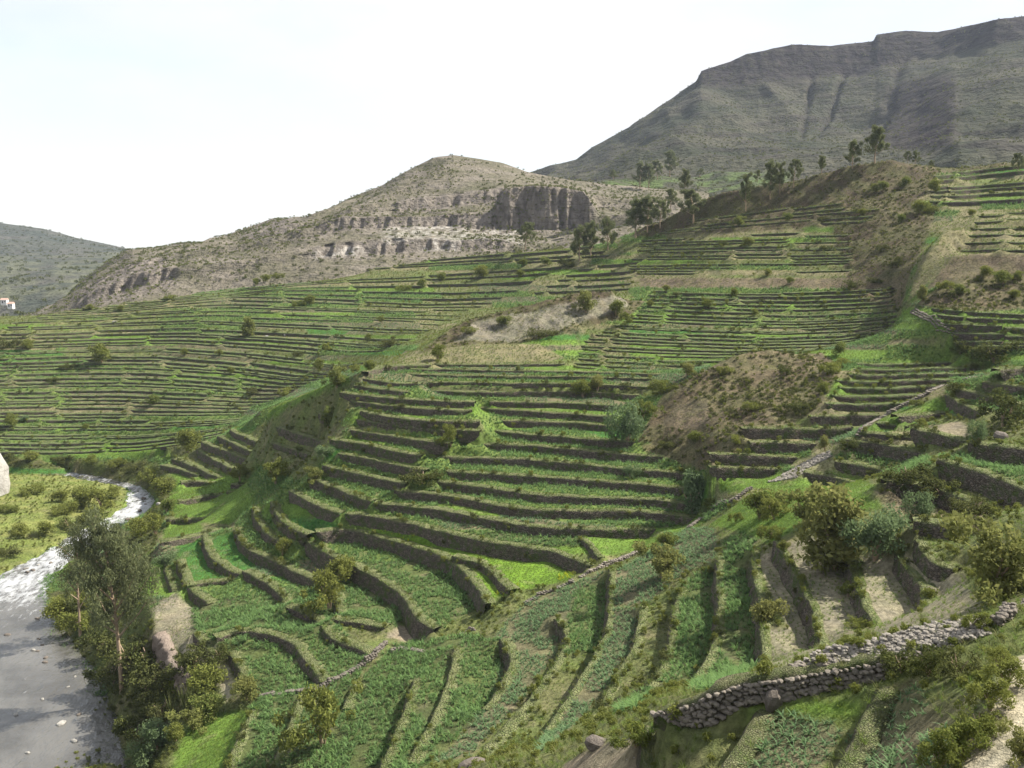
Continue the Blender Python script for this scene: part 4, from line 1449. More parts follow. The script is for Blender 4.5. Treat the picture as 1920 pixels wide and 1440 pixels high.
def join(parts):
    V, F, o = [], [], 0
    for v, f in parts:
        V.append(v)
        F.append(f + o)
        o += len(v)
    return np.concatenate(V), np.concatenate(F)


def bush_proto(seed, style, n, leaf, mat):
    """foliage of a shrub one unit tall: many ragged clumps, not one ball"""
    r = np.random.default_rng(seed)
    pts = []
    if style == 'round':
        lobes = [(r.normal(0, 0.20), r.normal(0, 0.20), r.uniform(0.25, 0.75), r.uniform(0.14, 0.27)) for _ in range(15)]
    elif style == 'tall':
        lobes = [(r.normal(0, 0.11), r.normal(0, 0.11), z, 0.19 * (1.15 - 0.55 * z) * r.uniform(0.7, 1.2)) for z in np.linspace(0.1, 0.93, 18)]
    elif style == 'spread':
        lobes = [(r.uniform(-0.62, 0.62), r.uniform(-0.45, 0.45), r.uniform(0.15, 0.62), r.uniform(0.13, 0.24)) for _ in range(22)]
    else:
        lobes = [(r.normal(0, 0.26), r.normal(0, 0.26), r.uniform(0.2, 0.85), r.uniform(0.08, 0.2)) for _ in range(24)]
    tot = sum(l[3] ** 2 for l in lobes)
    for x, y, z, q in lobes:
        m = int(n * q * q / tot)
        d = unit(r.normal(size=(m, 3)))
        rad = q * r.uniform(0.25, 1.0, m)[:, None] ** 0.45 * (1 + 0.35 * r.normal(size=(m, 1)) * 0.6)
        p = np.array([x, y, z]) + d * rad * np.array([1.05, 1.05, 0.95])
        pts.append(p)
    C = np.concatenate(pts)
    C[:, 2] = np.abs(C[:, 2])
    v, f = leaf_cards(C, leaf, 0.5, r, 0.55)
    return mesh_from('foliage', v, f, mat)


def stem_proto(seed, mat, h=0.55, n=4):
    r = np.random.default_rng(seed)
    parts = []
    for i in range(n):
        a = r.uniform(0, 6.28)
        tip = np.array([math.cos(a) * 0.22, math.sin(a) * 0.22, h * r.uniform(0.8, 1.2)])
        mid = tip * 0.5 + r.normal(size=3) * 0.03
        parts.append(tube([np.array([0, 0, -0.08]), mid * np.array([0.6, 0.6, 1]), tip], 0.03, 0.012, 5))
    v, f = join(parts)
    return mesh_from('stem', v, f, mat, True)


def euc_proto(seed, nleaf, leaf, limbs, base, lean=0.05, spread=0.17):
    r = np.random.default_rng(seed)
    parts, C = [], []
    top = np.array([lean, r.normal(0, 0.02), 0.84])
    tr = np.array([np.array([lean * t * t, 0.015 * math.sin(5 * t), -0.02 + t * 0.86]) for t in np.linspace(0, 1, 9)])
    parts.append(tube(tr, 0.017, 0.004, 7))
    ends = []
    for i in range(limbs):
        t = base + (0.95 - base) * (i + r.uniform(0, 0.8)) / limbs
        o = np.array([lean * t * t, 0, t * 0.86])
        a = i * 2.4 + r.uniform(-0.5, 0.5)
        L = spread * (1.25 - 0.75 * t) * r.uniform(0.7, 1.3)
        e = o + np.array([math.cos(a) * L, math.sin(a) * L, L * r.uniform(0.5, 1.25)])
        m = o * 0.45 + e * 0.55 + np.array([0, 0, -0.02])
        parts.append(tube([o, m, e], 0.007, 0.002, 5))
        for q in range(3):
            ends.append(o * (0.55 - 0.22 * q) + e * (0.45 + 0.22 * q) + r.normal(size=3) * 0.025)
    ends += [top + r.normal(size=3) * 0.03 for _ in range(4)]
    per = nleaf // len(ends)
    for e in ends:
        q = r.uniform(0.036, 0.075)
        d = unit(r.normal(size=(per, 3))) * (r.uniform(0.1, 1, per)[:, None] ** 0.5) * q
        C.append(e + d * np.array([1, 1, 1.25]) + np.array([0, 0, 0.01]))
    v, f = leaf_cards(np.concatenate(C), leaf, 0.33, r, 0.2, 0.8)
    crown = mesh_from('crown', v, f, M_EUC)
    v, f = join(parts)
    return mesh_from('trunk', v, f, M_BARK, True), crown


def blades(name, n, h, wid, bend, mat, seed, segs=2, spread=0.05):
    r = np.random.default_rng(seed)
    V, F = [], []
    for i in range(n):
        a = r.uniform(0, 6.28)
        d = np.array([math.cos(a), math.sin(a), 0])
        s = np.array([-d[1], d[0], 0])
        hh = h * r.uniform(0.6, 1.1)
        b0 = d * spread * r.uniform(0, 1) + np.array([0, 0, r.uniform(0, 0.25) * hh - 0.05])
        bb = bend * r.uniform(0.5, 1.3)
        k = len(V)
        for j in range(segs + 1):
            t = j / segs
            c = b0 + d * bb * t ** 1.5 * hh + np.array([0, 0, 1]) * hh * (t - 0.45 * bb * t * t)
            w = wid * (1 - t * 0.85)
            V += [c - s * w, c + s * w]
        for j in range(segs):
            F.append((k + 2 * j, k + 2 * j + 1, k + 2 * j + 3, k + 2 * j + 2))
    return mesh_from(name, np.array(V), np.array(F), mat)


def ico(sub=1, seed=0, jit=0.16, flat=0.75):
    import bmesh
    bm = bmesh.new()
    bmesh.ops.create_icosphere(bm, subdivisions=sub, radius=0.5)
    r = np.random.default_rng(seed)
    v = np.array([p.co[:] for p in bm.verts])
    f = np.array([[q.index for q in p.verts] for p in bm.faces])
    bm.free()
    v = v * (1 + r.uniform(-jit, jit, (len(v), 1)))
    v = np.sign(v) * np.abs(v) ** 0.85
    v *= np.array([r.uniform(0.85, 1.3), r.uniform(0.75, 1.1), flat * r.uniform(0.8, 1.2)])
    return v, f


# ------------------------------------------------------------------ scattering (uncountable plants only)
def gn_scatter(name, proto_mesh, P, scl, rot, **props):
    proto = bpy.data.objects.new(name + '_plant', proto_mesh)
    me = bpy.data.meshes.new(name)
    me.vertices.add(len(P))
    me.vertices.foreach_set('co', np.asarray(P, np.float32).ravel())
    for nm, a in (('scl', scl), ('rotz', rot)):
        at = me.attributes.new(nm, 'FLOAT', 'POINT')
        at.data.foreach_set('value', np.asarray(a, np.float32))
    me.update()
    o = link(name, me, kind='stuff', **props)
    ng = bpy.data.node_groups.new(name + '_scatter', 'GeometryNodeTree')
    ng.interface.new_socket('Geometry', in_out='INPUT', socket_type='NodeSocketGeometry')
    ng.interface.new_socket('Geometry', in_out='OUTPUT', socket_type='NodeSocketGeometry')
    n, l = ng.nodes, ng.links
    gi, go = n.new('NodeGroupInput'), n.new('NodeGroupOutput')
    ip = n.new('GeometryNodeInstanceOnPoints')
    oi = n.new('GeometryNodeObjectInfo')
    oi.inputs['Object'].default_value = proto
    oi.inputs['As Instance'].default_value = True
    a1, a2 = n.new('GeometryNodeInputNamedAttribute'), n.new('GeometryNodeInputNamedAttribute')
    a1.data_type = a2.data_type = 'FLOAT'
    a1.inputs['Name'].default_value = 'scl'
    a2.inputs['Name'].default_value = 'rotz'
    cx = n.new('ShaderNodeCombineXYZ')
    l.new(a2.outputs['Attribute'], cx.inputs['Z'])
    m2p = n.new('GeometryNodeMeshToPoints')
    l.new(gi.outputs[0], m2p.inputs['Mesh'])
    l.new(m2p.outputs['Points'], ip.inputs['Points'])
    l.new(oi.outputs['Geometry'], ip.inputs['Instance'])
    l.new(a1.outputs['Attribute'], ip.inputs['Scale'])
    l.new(cx.outputs[0], ip.inputs['Rotation'])
    l.new(ip.outputs['Instances'], go.inputs[0])
    md = o.modifiers.new('scatter', 'NODES')
    md.node_group = ng
    return o


MAIZE = blades('maize_plant', 10, 1.0, 0.095, 1.0, M_MAIZE, 1, 3)
MAIZEB = blades('maize_plant_young', 9, 1.0, 0.12, 1.1, M_MAIZEB, 2, 3)
TUFT = blades('grass_tuft', 16, 1.0, 0.035, 0.8, M_GRASS, 3, 2, 0.22)
DRYTUFT = blades('dry_tuft', 18, 1.0, 0.035, 0.9, M_DRY, 4, 2, 0.25)
FLOWERT = blades('flower_tuft', 12, 1.0, 0.06, 0.7, M_FLOWER, 6, 2, 0.3)
WEED = bush_proto(31, 'ragged', 420, 0.085, M_LEAF)
WEEDD = bush_proto(32, 'spread', 420, 0.085, M_LEAFD)
HERB = blades('herb_clump', 26, 1.0, 0.05, 0.7, M_GRASS, 8, 3, 0.3)


def jitter_points(x0, x1, y0, y1, sp, r):
    gx, gy = np.meshgrid(np.arange(x0, x1, sp), np.arange(y0, y1, sp))
    gx = gx.ravel() + r.uniform(-0.42, 0.42, gx.size) * sp
    gy = gy.ravel() + r.uniform(-0.42, 0.42, gy.size) * sp
    ok = (gx > GX[0]) & (gx < GX[-1]) & (gy > GY[0]) & (gy < GY[-1])
    gx, gy = gx[ok], gy[ok]
    u, v = project(gx, gy, ground_z(gx, gy))
    ok = (u > -120) & (u < 2040) & (v < 1540)
    return gx[ok], gy[ok]


BANDS = [(17, 62, 0.55), (62, 145, 0.62), (145, 215, 0.72), (215, 300, 0.9), (300, 458, 1.1)]


def scatter(name, proto, classes, h, dens, seed, zone=None, label=None, patch=None, smul=(1, 1, 1, 1, 1), allow_wall=False):
    r = np.random.default_rng(seed)
    XS, YS, SS = [], [], []
    ids = [CLS[c] for c in classes]
    for (y0, y1, sp), sm in zip(BANDS, smul):
        if sm == 0:
            continue
        x, y = jitter_points(-262, 215, y0, y1, sp / math.sqrt(dens), r)
        ok = np.isin(lookup(cls, x, y), ids)
        if not allow_wall:
            ok &= ~lookup(wmask, x, y)
        if patch is not None:
            ok &= (vnoise(x / patch[0], y / patch[0], seed) > patch[1])
        if zone is not None:
            ok &= zone(x, y)
        x, y = x[ok], y[ok]
        g = 0.75 + 0.5 * vnoise(x / 4.0, y / 4.0, seed + 3)
        XS.append(x)
        YS.append(y)
        SS.append(h * sm * g * r.uniform(0.7, 1.25, len(x)))
    x, y, s = np.concatenate(XS), np.concatenate(YS), np.concatenate(SS)
    if len(x) == 0:
        return
    P = np.stack([x, y, ground_z(x, y) - 0.03], -1)
    gn_scatter(name, proto, P, s, r.uniform(0, 6.28, len(x)), label=label)
    return len(x)


nearf = lambda x, y: y < 62
midf = lambda x, y: (y >= 62) & (y < 150)
farf = lambda x, y: y >= 150
cnts = []
cnts.append(scatter('maize_crop', MAIZE, ['maize'], 0.66, 1.15, 101, lambda x, y: y < 150, 'young maize standing in the near and riverside fields', (2.4, 0.2)))
cnts.append(scatter('maize_crop', MAIZE, ['maize'], 0.62, 1.25, 102, farf, 'rows of maize fringing the far terraces', None, (1, 1, 1, 1.15, 1.3)))
cnts.append(scatter('maize_crop', MAIZEB, ['mblue'], 0.52, 1.1, 103, lambda x, y: y >= 62, 'bluish young maize in the fanned fields', (2.2, 0.22)))
cnts.append(scatter('maize_crop', MAIZEB, ['mblue'], 0.30, 2.0, 104, nearf, 'sparse leafy maize in the near right plots', (1.3, 0.28)))
cnts.append(scatter('field_grass', TUFT, ['grass', 'alfalfa', 'flower'], 0.34, 1.3, 105, None, 'short bright grass on the lawns and fodder plots', None, (1, 1, 1, 1.4, 1.6)))
cnts.append(scatter('yellow_flowers', FLOWERT, ['flower'], 0.5, 0.8, 106, None, 'yellow flowers in the grassy strip', (5.0, 0.58)))
cnts.append(scatter('weeds', WEED, ['weedy', 'scrub', 'bank', 'island'], 0.62, 0.16, 107, None, 'low green weeds on the fallow slopes', (6.0, 0.4), (0.8, 1, 1, 0.9, 0.9), True))
cnts.append(scatter('weeds', WEEDD, ['scrub', 'bank'], 0.7, 0.2, 108, None, 'dark low scrub on the banks and hillocks', (7.0, 0.35), (0.8, 1, 1, 0.9, 0.9), True))
cnts.append(scatter('dry_grass', DRYTUFT, ['scrub', 'dry', 'weedy', 'red', 'bank', 'palerock'], 0.42, 0.5, 109, None, 'dry bunch grass on the slopes', (3.0, 0.3), (1, 1, 1, 1.4, 1.7), True))
cnts.append(scatter('grass_tufts', TUFT, ['weedy', 'island', 'bank', 'dry', 'bare'], 0.32, 0.9, 110, None, 'green grass tufts between the plots', (2.5, 0.4), (1, 1, 1, 1.3, 1.5)))

# tufts and bushlets along the lips and feet of the walls
TP, TS, DPt, DS, WP, WS, GP, GS = [], [], [], [], [], [], [], []
r = np.random.default_rng(55)
for w in WALLS:
    if w['kind'] != 'terrace_wall':
        continue
    Q, s = resample(np.concatenate([w['P'], w['h'][:, None], w['n'], w['d'][:, None]], 1), 0.45 if w['P'][0, 1] < 150 else 0.6)
    m = len(Q)
    near_stone = 'rounded field stones' in (w['label'] or '')
    sc = 1.0 if Q[0, 1] < 150 else 1.15
    pf = 1.0 if Q[0, 1] < 215 else 0.45
    for (PP, SS, prob, f0, f1, h) in ((TP, TS, 0.85, 0.0, 2.4, 0.42), (DPt, DS, 0.5, -0.1, 1.6, 0.42), (WP, WS, 0.085, -0.5, 1.2, 0.75), (GP, GS, 0.06, -0.5, 1.0, 0.8)):
        k = r.uniform(size=m) < pf * prob * (0.25 if near_stone else 1) * (0.3 + 1.4 * vnoise(s / 6.0, np.full(m, w['idx'] * 3.7), 5))
        o = r.uniform(f0, f1, k.sum())
        q = Q[k]
        x, y = q[:, 0] + q[:, 4] * o * q[:, 6], q[:, 1] + q[:, 5] * o * q[:, 6]
        z = np.where(o < 0, q[:, 2] - q[:, 3] * r.uniform(0.2, 1.0, len(q)), q[:, 2] + 0.05)
        PP.append(np.stack([x, y, z - 0.03], -1))
        SS.append(h * sc * r.uniform(0.5, 1.4, len(q)))
for nm, pr, PP, SS, lab in (('wall_grass', TUFT, TP, TS, 'green grass along the wall tops'), ('wall_dry_grass', DRYTUFT, DPt, DS, 'dry grass hanging over the wall tops'),
                            ('wall_weeds', WEED, WP, WS, 'small weeds rooted in the walls'), ('wall_scrub', WEEDD, GP, GS, 'dark bushlets rooted in the walls')):
    PP, SS = np.concatenate(PP), np.concatenate(SS)
    cnts.append(len(PP))
    gn_scatter(nm, pr, PP, SS, r.uniform(0, 6.28, len(PP)), label=lab)
print('SCATTER', cnts)


def scatter_on(objname, name, proto, n, smin, smax, seed, label, tmin=0.0):
    ob = bpy.data.objects[objname]
    me = ob.data
    v = np.empty(len(me.vertices) * 3, np.float32)
    me.vertices.foreach_get('co', v)
    v = v.reshape(-1, 3)
    f = np.empty(len(me.loops), np.int32)
    me.loops.foreach_get('vertex_index', f)
    f = f.reshape(-1, 4)
    r = np.random.default_rng(seed)
    q = v[f]
    ar = np.linalg.norm(np.cross(q[:, 2] - q[:, 0], q[:, 3] - q[:, 1]), axis=1)
    c = q.mean(1)
    u, vv = project(c[:, 0], c[:, 1], c[:, 2])
    ar = ar * ((u > -100) & (u < 2050)) * (0.15 + sstep(0.3, 0.7, vnoise(c[:, 0] / 40, c[:, 1] / 40, seed)))
    k = r.choice(len(f), n, p=ar / ar.sum())
    a, b = r.uniform(size=(2, n, 1))
    P = (q[k, 0] * (1 - a) + q[k, 1] * a) * (1 - b) + (q[k, 3] * (1 - a) + q[k, 2] * a) * b
    P[:, 2] -= 0.1
    gn_scatter(name, proto, P, r.uniform(smin, smax, n), r.uniform(0, 6.28, n), label=label)


HILLB = bush_proto(41, 'spread', 60, 0.2, M_LEAFD)
HILLG = bush_proto(42, 'round', 60, 0.2, M_DRY)
scatter_on('rocky_hill', 'hill_scrub', HILLB, 4500, 0.7, 1.8, 1, 'dark scrub dotted over the rocky hill')
scatter_on('rocky_hill', 'hill_grass', HILLG, 16000, 0.5, 1.5, 2, 'straw-coloured bunch grass over the rocky hill')
scatter_on('far_mountain', 'mountain_scrub', HILLB, 14000, 0.8, 2.2, 3, 'dark scrub dotted over the mountain')
scatter_on('far_mountain', 'mountain_grass', HILLG, 14000, 0.8, 2.2, 5, 'bunch grass dotted over the mountain')
scatter_on('distant_ridge', 'ridge_scrub', HILLB, 3000, 1.5, 4.5, 4, 'trees and scrub dotted over the distant ridge')

# ------------------------------------------------------------------ shrubs and trees, one object each
def region_of(u, v):
    if v < 530 and u > 1250:
        return 'upper right slope'
    if v < 720 and u >= 1560:
        return 'benches by the stony lane'
    if u < 260 and v > 875 and v < 1075 and u < 240:
        return 'river island'
    if u < 470 and v > 1000:
        return 'near river bank'
    if u < 470 and v > 840:
        return 'river bend'
    if u < 700 and v < 840:
        return 'far left slope'
    if u < 1250 and v < 700:
        return 'middle slope'
    if u < 1320 and v < 1000:
        return 'central amphitheatre'
    if u < 1320:
        return 'lower fields'
    if v < 760:
        return 'middle right benches'
    if v < 920:
        return 'right hillside'
    if v < 1200:
        return 'dry terraces at right'
    return 'near right corner'


FOL = {}
for key, styles, mat, n in (('o', ('round', 'ragged', 'spread'), M_LEAF, 2600), ('b', ('round', 'tall'), M_LEAFB, 2600), ('y', ('ragged', 'tall', 'round'), M_LEAFY, 2800), ('d', ('spread', 'ragged'), M_LEAFD, 2200), ('g', ('ragged', 'spread'), M_LEAF, 2400)):
    FOL[key] = [bush_proto(200 + 13 * i + ord(key), st, n, 0.042, mat) for i, st in enumerate(styles)]
STEM = [stem_proto(300 + i, M_BARK) for i in range(3)]
ADJ = {'o': 'olive green', 'b': 'bluish green', 'y': 'yellowish green', 'd': 'dark green', 'g': 'fresh green'}
SHRUBS = [
    # u, base v, height px, kind, variant, width factor
    (1425, 972, 62, 'o', 0, 1.15), (1508, 986, 76, 'y', 0, 0.9), (1566, 1068, 158, 'y', 1, 1.0), (1640, 1052, 112, 'b', 0, 0.85), (1726, 976, 58, 'b', 0, 0.8),
    (1862, 1128, 160, 'y', 0, 0.9), (1240, 1086, 72, 'y', 0, 1.0), (1248, 1030, 36, 'o', 0, 1.1), (1430, 1186, 66, 'y', 2, 1.0), (1446, 1010, 34, 'o', 2, 1.0),
    (1298, 962, 80, 'b', 1, 1.0), (1182, 897, 30, 'b', 0, 0.9), (1176, 838, 88, 'b', 0, 0.65), (1206, 790, 40, 'o', 1, 1.0), (1093, 746, 38, 'o', 0, 1.0),
    (1120, 735, 32, 'y', 2, 1.0), (1288, 706, 30, 'y', 2, 1.0), (1242, 736, 32, 'o', 2, 1.0), (845, 838, 44, 'o', 1, 0.8), (792, 906, 34, 'd', 0, 1.5),
    (632, 728, 42, 'y', 0, 0.9), (692, 697, 24, 'o', 0, 1.0), (821, 676, 34, 'o', 0, 0.9), (616, 802, 40, 'y', 1, 1.0), (606, 862, 30, 'b', 0, 1.0),
    (517, 908, 50, 'o', 1, 0.9), (592, 908, 34, 'y', 0, 1.0), (638, 1092, 56, 'o', 0, 1.0), (618, 1146, 84, 'o', 1, 0.75), (530, 1042, 36, 'o', 0, 0.9),
    (450, 902, 34, 'o', 1, 0.8), (352, 850, 52, 'o', 0, 0.85), (312, 1066, 34, 'b', 0, 1.0), (606, 1400, 120, 'o', 1, 0.8), (412, 1240, 38, 'd', 0, 1.0),
    (462, 1312, 54, 'y', 2, 1.0), (392, 1300, 62, 'o', 0, 1.2), (366, 1262, 56, 'd', 1, 1.2), (400, 1342, 48, 'y', 2, 1.3), (362, 1368, 42, 'y', 0, 1.4),
    (296, 1404, 64, 'b', 0, 1.0), (330, 1390, 40, 'o', 0, 1.0), (268, 1440, 56, 'b', 0, 1.0), (110, 1168, 54, 'o', 0, 1.2), (150, 1180, 44, 'o', 2, 1.2),
    (242, 1250, 64, 'd', 0, 1.2), (272, 1310, 64, 'd', 1, 1.2), (302, 1345, 56, 'd', 0, 1.1), (282, 1256, 62, 'd', 0, 1.1), (256, 1384, 54, 'd', 1, 1.1),
    (306, 1296, 58, 'd', 1, 1.2), (214, 1280, 54, 'd', 0, 1.2), (186, 1228, 48, 'd', 1, 1.2), (160, 1140, 40, 'o', 0, 1.1), (336, 1316, 50, 'o', 0, 1.2),
    (302, 932, 42, 'o', 0, 1.1), (282, 902, 32, 'o', 2, 1.1), (264, 1004, 38, 'o', 0, 1.2), (292, 1002, 42, 'o', 1, 1.0), (312, 962, 30, 'y', 2, 1.0),
    (252, 884, 24, 'd', 0, 1.3), (222, 874, 20, 'o', 2, 1.3), (172, 870, 18, 'o', 2, 1.4), (118, 868, 18, 'd', 0, 1.5), (60, 864, 20, 'o', 0, 1.5), (18, 866, 18, 'd', 1, 1.5),
    (62, 926, 24, 'o', 2, 1.4), (112, 942, 26, 'o', 0, 1.4), (152, 948, 40, 'o', 0, 1.2), (192, 956, 44, 'o', 1, 1.2), (122, 964, 28, 'o', 2, 1.3), (214, 936, 26, 'o', 0, 1.2),
    (42, 1002, 24, 'o', 2, 1.4), (84, 1004, 30, 'o', 0, 1.3), (20, 1042, 24, 'd', 0, 1.4), (172, 988, 40, 'o', 0, 1.2), (132, 994, 30, 'd', 0, 1.3), (12, 962, 20, 'o', 2, 1.4),
    (190, 682, 42, 'o', 0, 1.0), (52, 656, 22, 'o', 0, 1.2), (288, 760, 22, 'y', 0, 1.1), (468, 630, 36, 'y', 1, 1.0), (347, 667, 15, 'o', 0, 1.0), (413, 667, 13, 'o', 0, 1.0),
    (597, 697, 28, 'o', 0, 0.8), (22, 802, 28, 'o', 0, 1.0), (46, 792, 14, 'b', 0, 1.0), (160, 807, 13, 'o', 0, 1.2), (14, 652, 24, 'd', 0, 1.4), (170, 582, 13, 'o', 0, 1.2),
    (320, 562, 12, 'o', 2, 1.5), (226, 584, 12, 'o', 0, 1.3), (580, 573, 22, 'o', 0, 1.1), (562, 574, 15, 'o', 2, 1.3), (500, 528, 15, 'o', 0, 1.3), (520, 522, 13, 'o', 2, 1.3),
    (482, 533, 13, 'o', 0, 1.3), (664, 702, 20, 'o', 1, 1.0), (432, 702, 15, 'o', 0, 1.0), (100, 717, 14, 'd', 0, 1.4), (130, 693, 18, 'd', 0, 1.2), (610, 662, 20, 'o', 1, 1.0),
    (560, 668, 14, 'd', 0, 1.2), (536, 742, 20, 'o', 2, 1.2), (470, 742, 16, 'd', 1, 1.4), (730, 650, 20, 'd', 0, 1.2), (715, 605, 14, 'o', 0, 1.0), (690, 640, 16, 'o', 0, 1.0),
    (905, 523, 28, 'o', 0, 1.1), (830, 527, 18, 'o', 0, 1.2), (790, 541, 20, 'o', 0, 1.0), (756, 546, 16, 'o', 2, 1.5), (974, 521, 17, 'o', 0, 1.0), (980, 500, 16, 'o', 0, 1.2),
    (1022, 497, 17, 'y', 2, 1.4), (1062, 502, 24, 'd', 0, 1.0), (1155, 592, 32, 'o', 0, 1.0), (1176, 610, 26, 'o', 1, 1.0), (1016, 634, 26, 'd', 0, 1.5), (1098, 586, 42, 'y', 0, 0.9),
    (940, 612, 22, 'y', 2, 1.4), (880, 625, 16, 'o', 2, 1.3), (1325, 579, 20, 'o', 0, 1.3), (1375, 557, 19, 'o', 0, 0.9), (1250, 547, 14, 'o', 0, 1.1), (1220, 575, 13, 'o', 0, 1.1),
    (1405, 462, 18, 'y', 2, 1.5), (1385, 424, 20, 'y', 0, 1.2), (1480, 415, 17, 'y', 2, 1.1), (1356, 460, 12, 'd', 0, 1.3), (1440, 517, 15, 'o', 0, 1.2), (1482, 532, 14, 'o', 0, 1.2),
    (1600, 543, 24, 'd', 0, 1.1), (1640, 532, 16, 'd', 0, 1.3), (1416, 592, 15, 'o', 0, 1.0), (1576, 668, 28, 'y', 2, 1.0), (1582, 684, 16, 'o', 2, 1.4), (1700, 352, 22, 'y', 2, 1.1),
    (1750, 362, 28, 'o', 0, 1.0), (1722, 402, 30, 'o', 0, 1.1), (1742, 400, 18, 'o', 2, 1.2), (1692, 418, 18, 'y', 2, 1.0), (1640, 362, 18, 'y', 0, 1.0), (1658, 358, 20, 'y', 2, 1.2),
    (1820, 405, 14, 'o', 0, 1.2), (1544, 415, 12, 'd', 0, 1.3), (1616, 404, 14, 'o', 0, 1.3), (1550, 470, 13, 'd', 0, 1.3), (1655, 470, 16, 'd', 0, 1.4), (1676, 500, 20, 'd', 1, 1.2),
    (1846, 522, 26, 'o', 0, 1.1), (1880, 534, 30, 'o', 0, 1.2), (1908, 526, 20, 'o', 0, 1.1), (1770, 547, 22, 'o', 1, 1.3), (1800, 552, 20, 'y', 0, 1.3), (1900, 560, 18, 'o', 0, 1.3),
    (1862, 676, 56, 'd', 0, 1.3), (1800, 664, 30, 'd', 1, 1.6), (1730, 562, 26, 'y', 1, 1.0), (1880, 800, 72, 'd', 1, 1.0), (1834, 834, 48, 'b', 0, 0.6), (1728, 808, 26, 'o', 0, 1.0),
    (1592, 842, 26, 'd', 0, 1.2), (1546, 846, 30, 'y', 2, 0.7), (1700, 905, 44, 'd', 0, 1.4), (1764, 948, 48, 'd', 1, 1.5), (1824, 968, 48, 'd', 0, 1.3), (1642, 892, 22, 'd', 0, 1.2),
    (1800, 740, 24, 'd', 1, 1.6), (1740, 690, 16, 'd', 0, 1.4), (1360, 700, 18, 'o', 2, 1.2), (1470, 700, 20, 'd', 0, 1.2), (1545, 740, 26, 'o', 0, 1.0), (1410, 770, 20, 'o', 2, 1.2),
    (1500, 770, 26, 'd', 0, 1.4), (1300, 830, 24, 'o', 0, 1.3), (1250, 840, 20, 'd', 0, 1.4), (1380, 830, 20, 'o', 2, 1.2), (1560, 700, 26, 'o', 2, 1.5),
    (1800, 1432, 84, 'g', 0, 1.0), (1832, 1385, 66, 'g', 1, 0.9), (1856, 1338, 66, 'g', 0, 1.0), (1884, 1296, 62, 'g', 0, 1.0), (1872, 1252, 44, 'g', 1, 1.1), (1762, 1452, 70, 'g', 0, 0.9),
    (1690, 1264, 56, 'd', 0, 1.1), (1742, 1270, 64, 'd', 1, 1.1), (1796, 1272, 62, 'd', 0, 1.1), (1912, 1432, 70, 'y', 0, 1.0), (1834, 1182, 36, 'g', 0, 1.2), (1604, 1182, 28, 'g', 1, 1.3),
    (1192, 1402, 48, 'o', 1, 1.2), (1590, 1120, 30, 'o', 1, 0.9), (1742, 1130, 30, 'o', 0, 1.2), (1470, 1040, 26, 'y', 0, 0.8), (1560, 1030, 40, 'o', 0, 0.8), (1690, 1045, 26, 'y', 0, 1.0),
    (1330, 1075, 16, 'o', 0, 1.0), (1010, 1285, 22, 'o', 0, 1.0), (1720, 760, 14, 'o', 2, 1.4), (1330, 960, 28, 'o', 0, 1.1), (1380, 980, 20, 'g', 0, 1.2), (1450, 975, 46, 'g', 0, 1.0),
]


def place(u, v, y=None):
    p = None
    if y is None:
        p = pick(u, v)
    if p is None:
        if y is None:
            y = float(ymap(u, v)[0])
        p = at_y(u, v, float(y))
    return p


items = []
for (u, v, hp, kd, va, wf) in SHRUBS:
    p = place(u, v)
    items.append((u, v, hp, kd, va, wf, p, region_of(u, v)))
groups = {}
for it in items:
    groups.setdefault((it[7], it[3]), []).append(it)
rr = random.Random(5)
for (reg, kd), its in groups.items():
    its.sort(key=lambda t: t[0])
    for k, (u, v, hp, kd_, va, wf, p, _) in enumerate(its):
        dist = p[1] * CP - (p[2] - CZ) * SP
        h = hp * dist / FPX
        tall = hp > 100
        size = 'large' if hp > 100 else ('bushy' if hp > 45 else 'small')
        if len(its) == 1:
            lab = '%s %s shrub, only one of that colour on the %s' % (size, ADJ[kd], reg)
        else:
            lab = '%s %s shrub, %s such from left on the %s' % (size, ADJ[kd], ordinal(k), reg)
        fm = FOL[kd][va % len(FOL[kd])]
        rot = rr.uniform(0, 6.28)
        if hp >= 30:
            root = link('shrub', None, kind='thing', label=lab, category='shrub', group='shrubs on the ' + reg)
            root.location = p
            fo = link('foliage', fm, root)
            st = link('stem', STEM[k % 3], root)
            for o in (fo, st):
                o.rotation_euler = (0, 0, rot)
                o.scale = (h * wf, h * wf, h)
        else:
            o = link('shrub', fm, kind='thing', label=lab, category='shrub', group='shrubs on the ' + reg)
            o.location = p
            o.rotation_euler = (0, 0, rot)
            o.scale = (h * wf, h * wf, h)

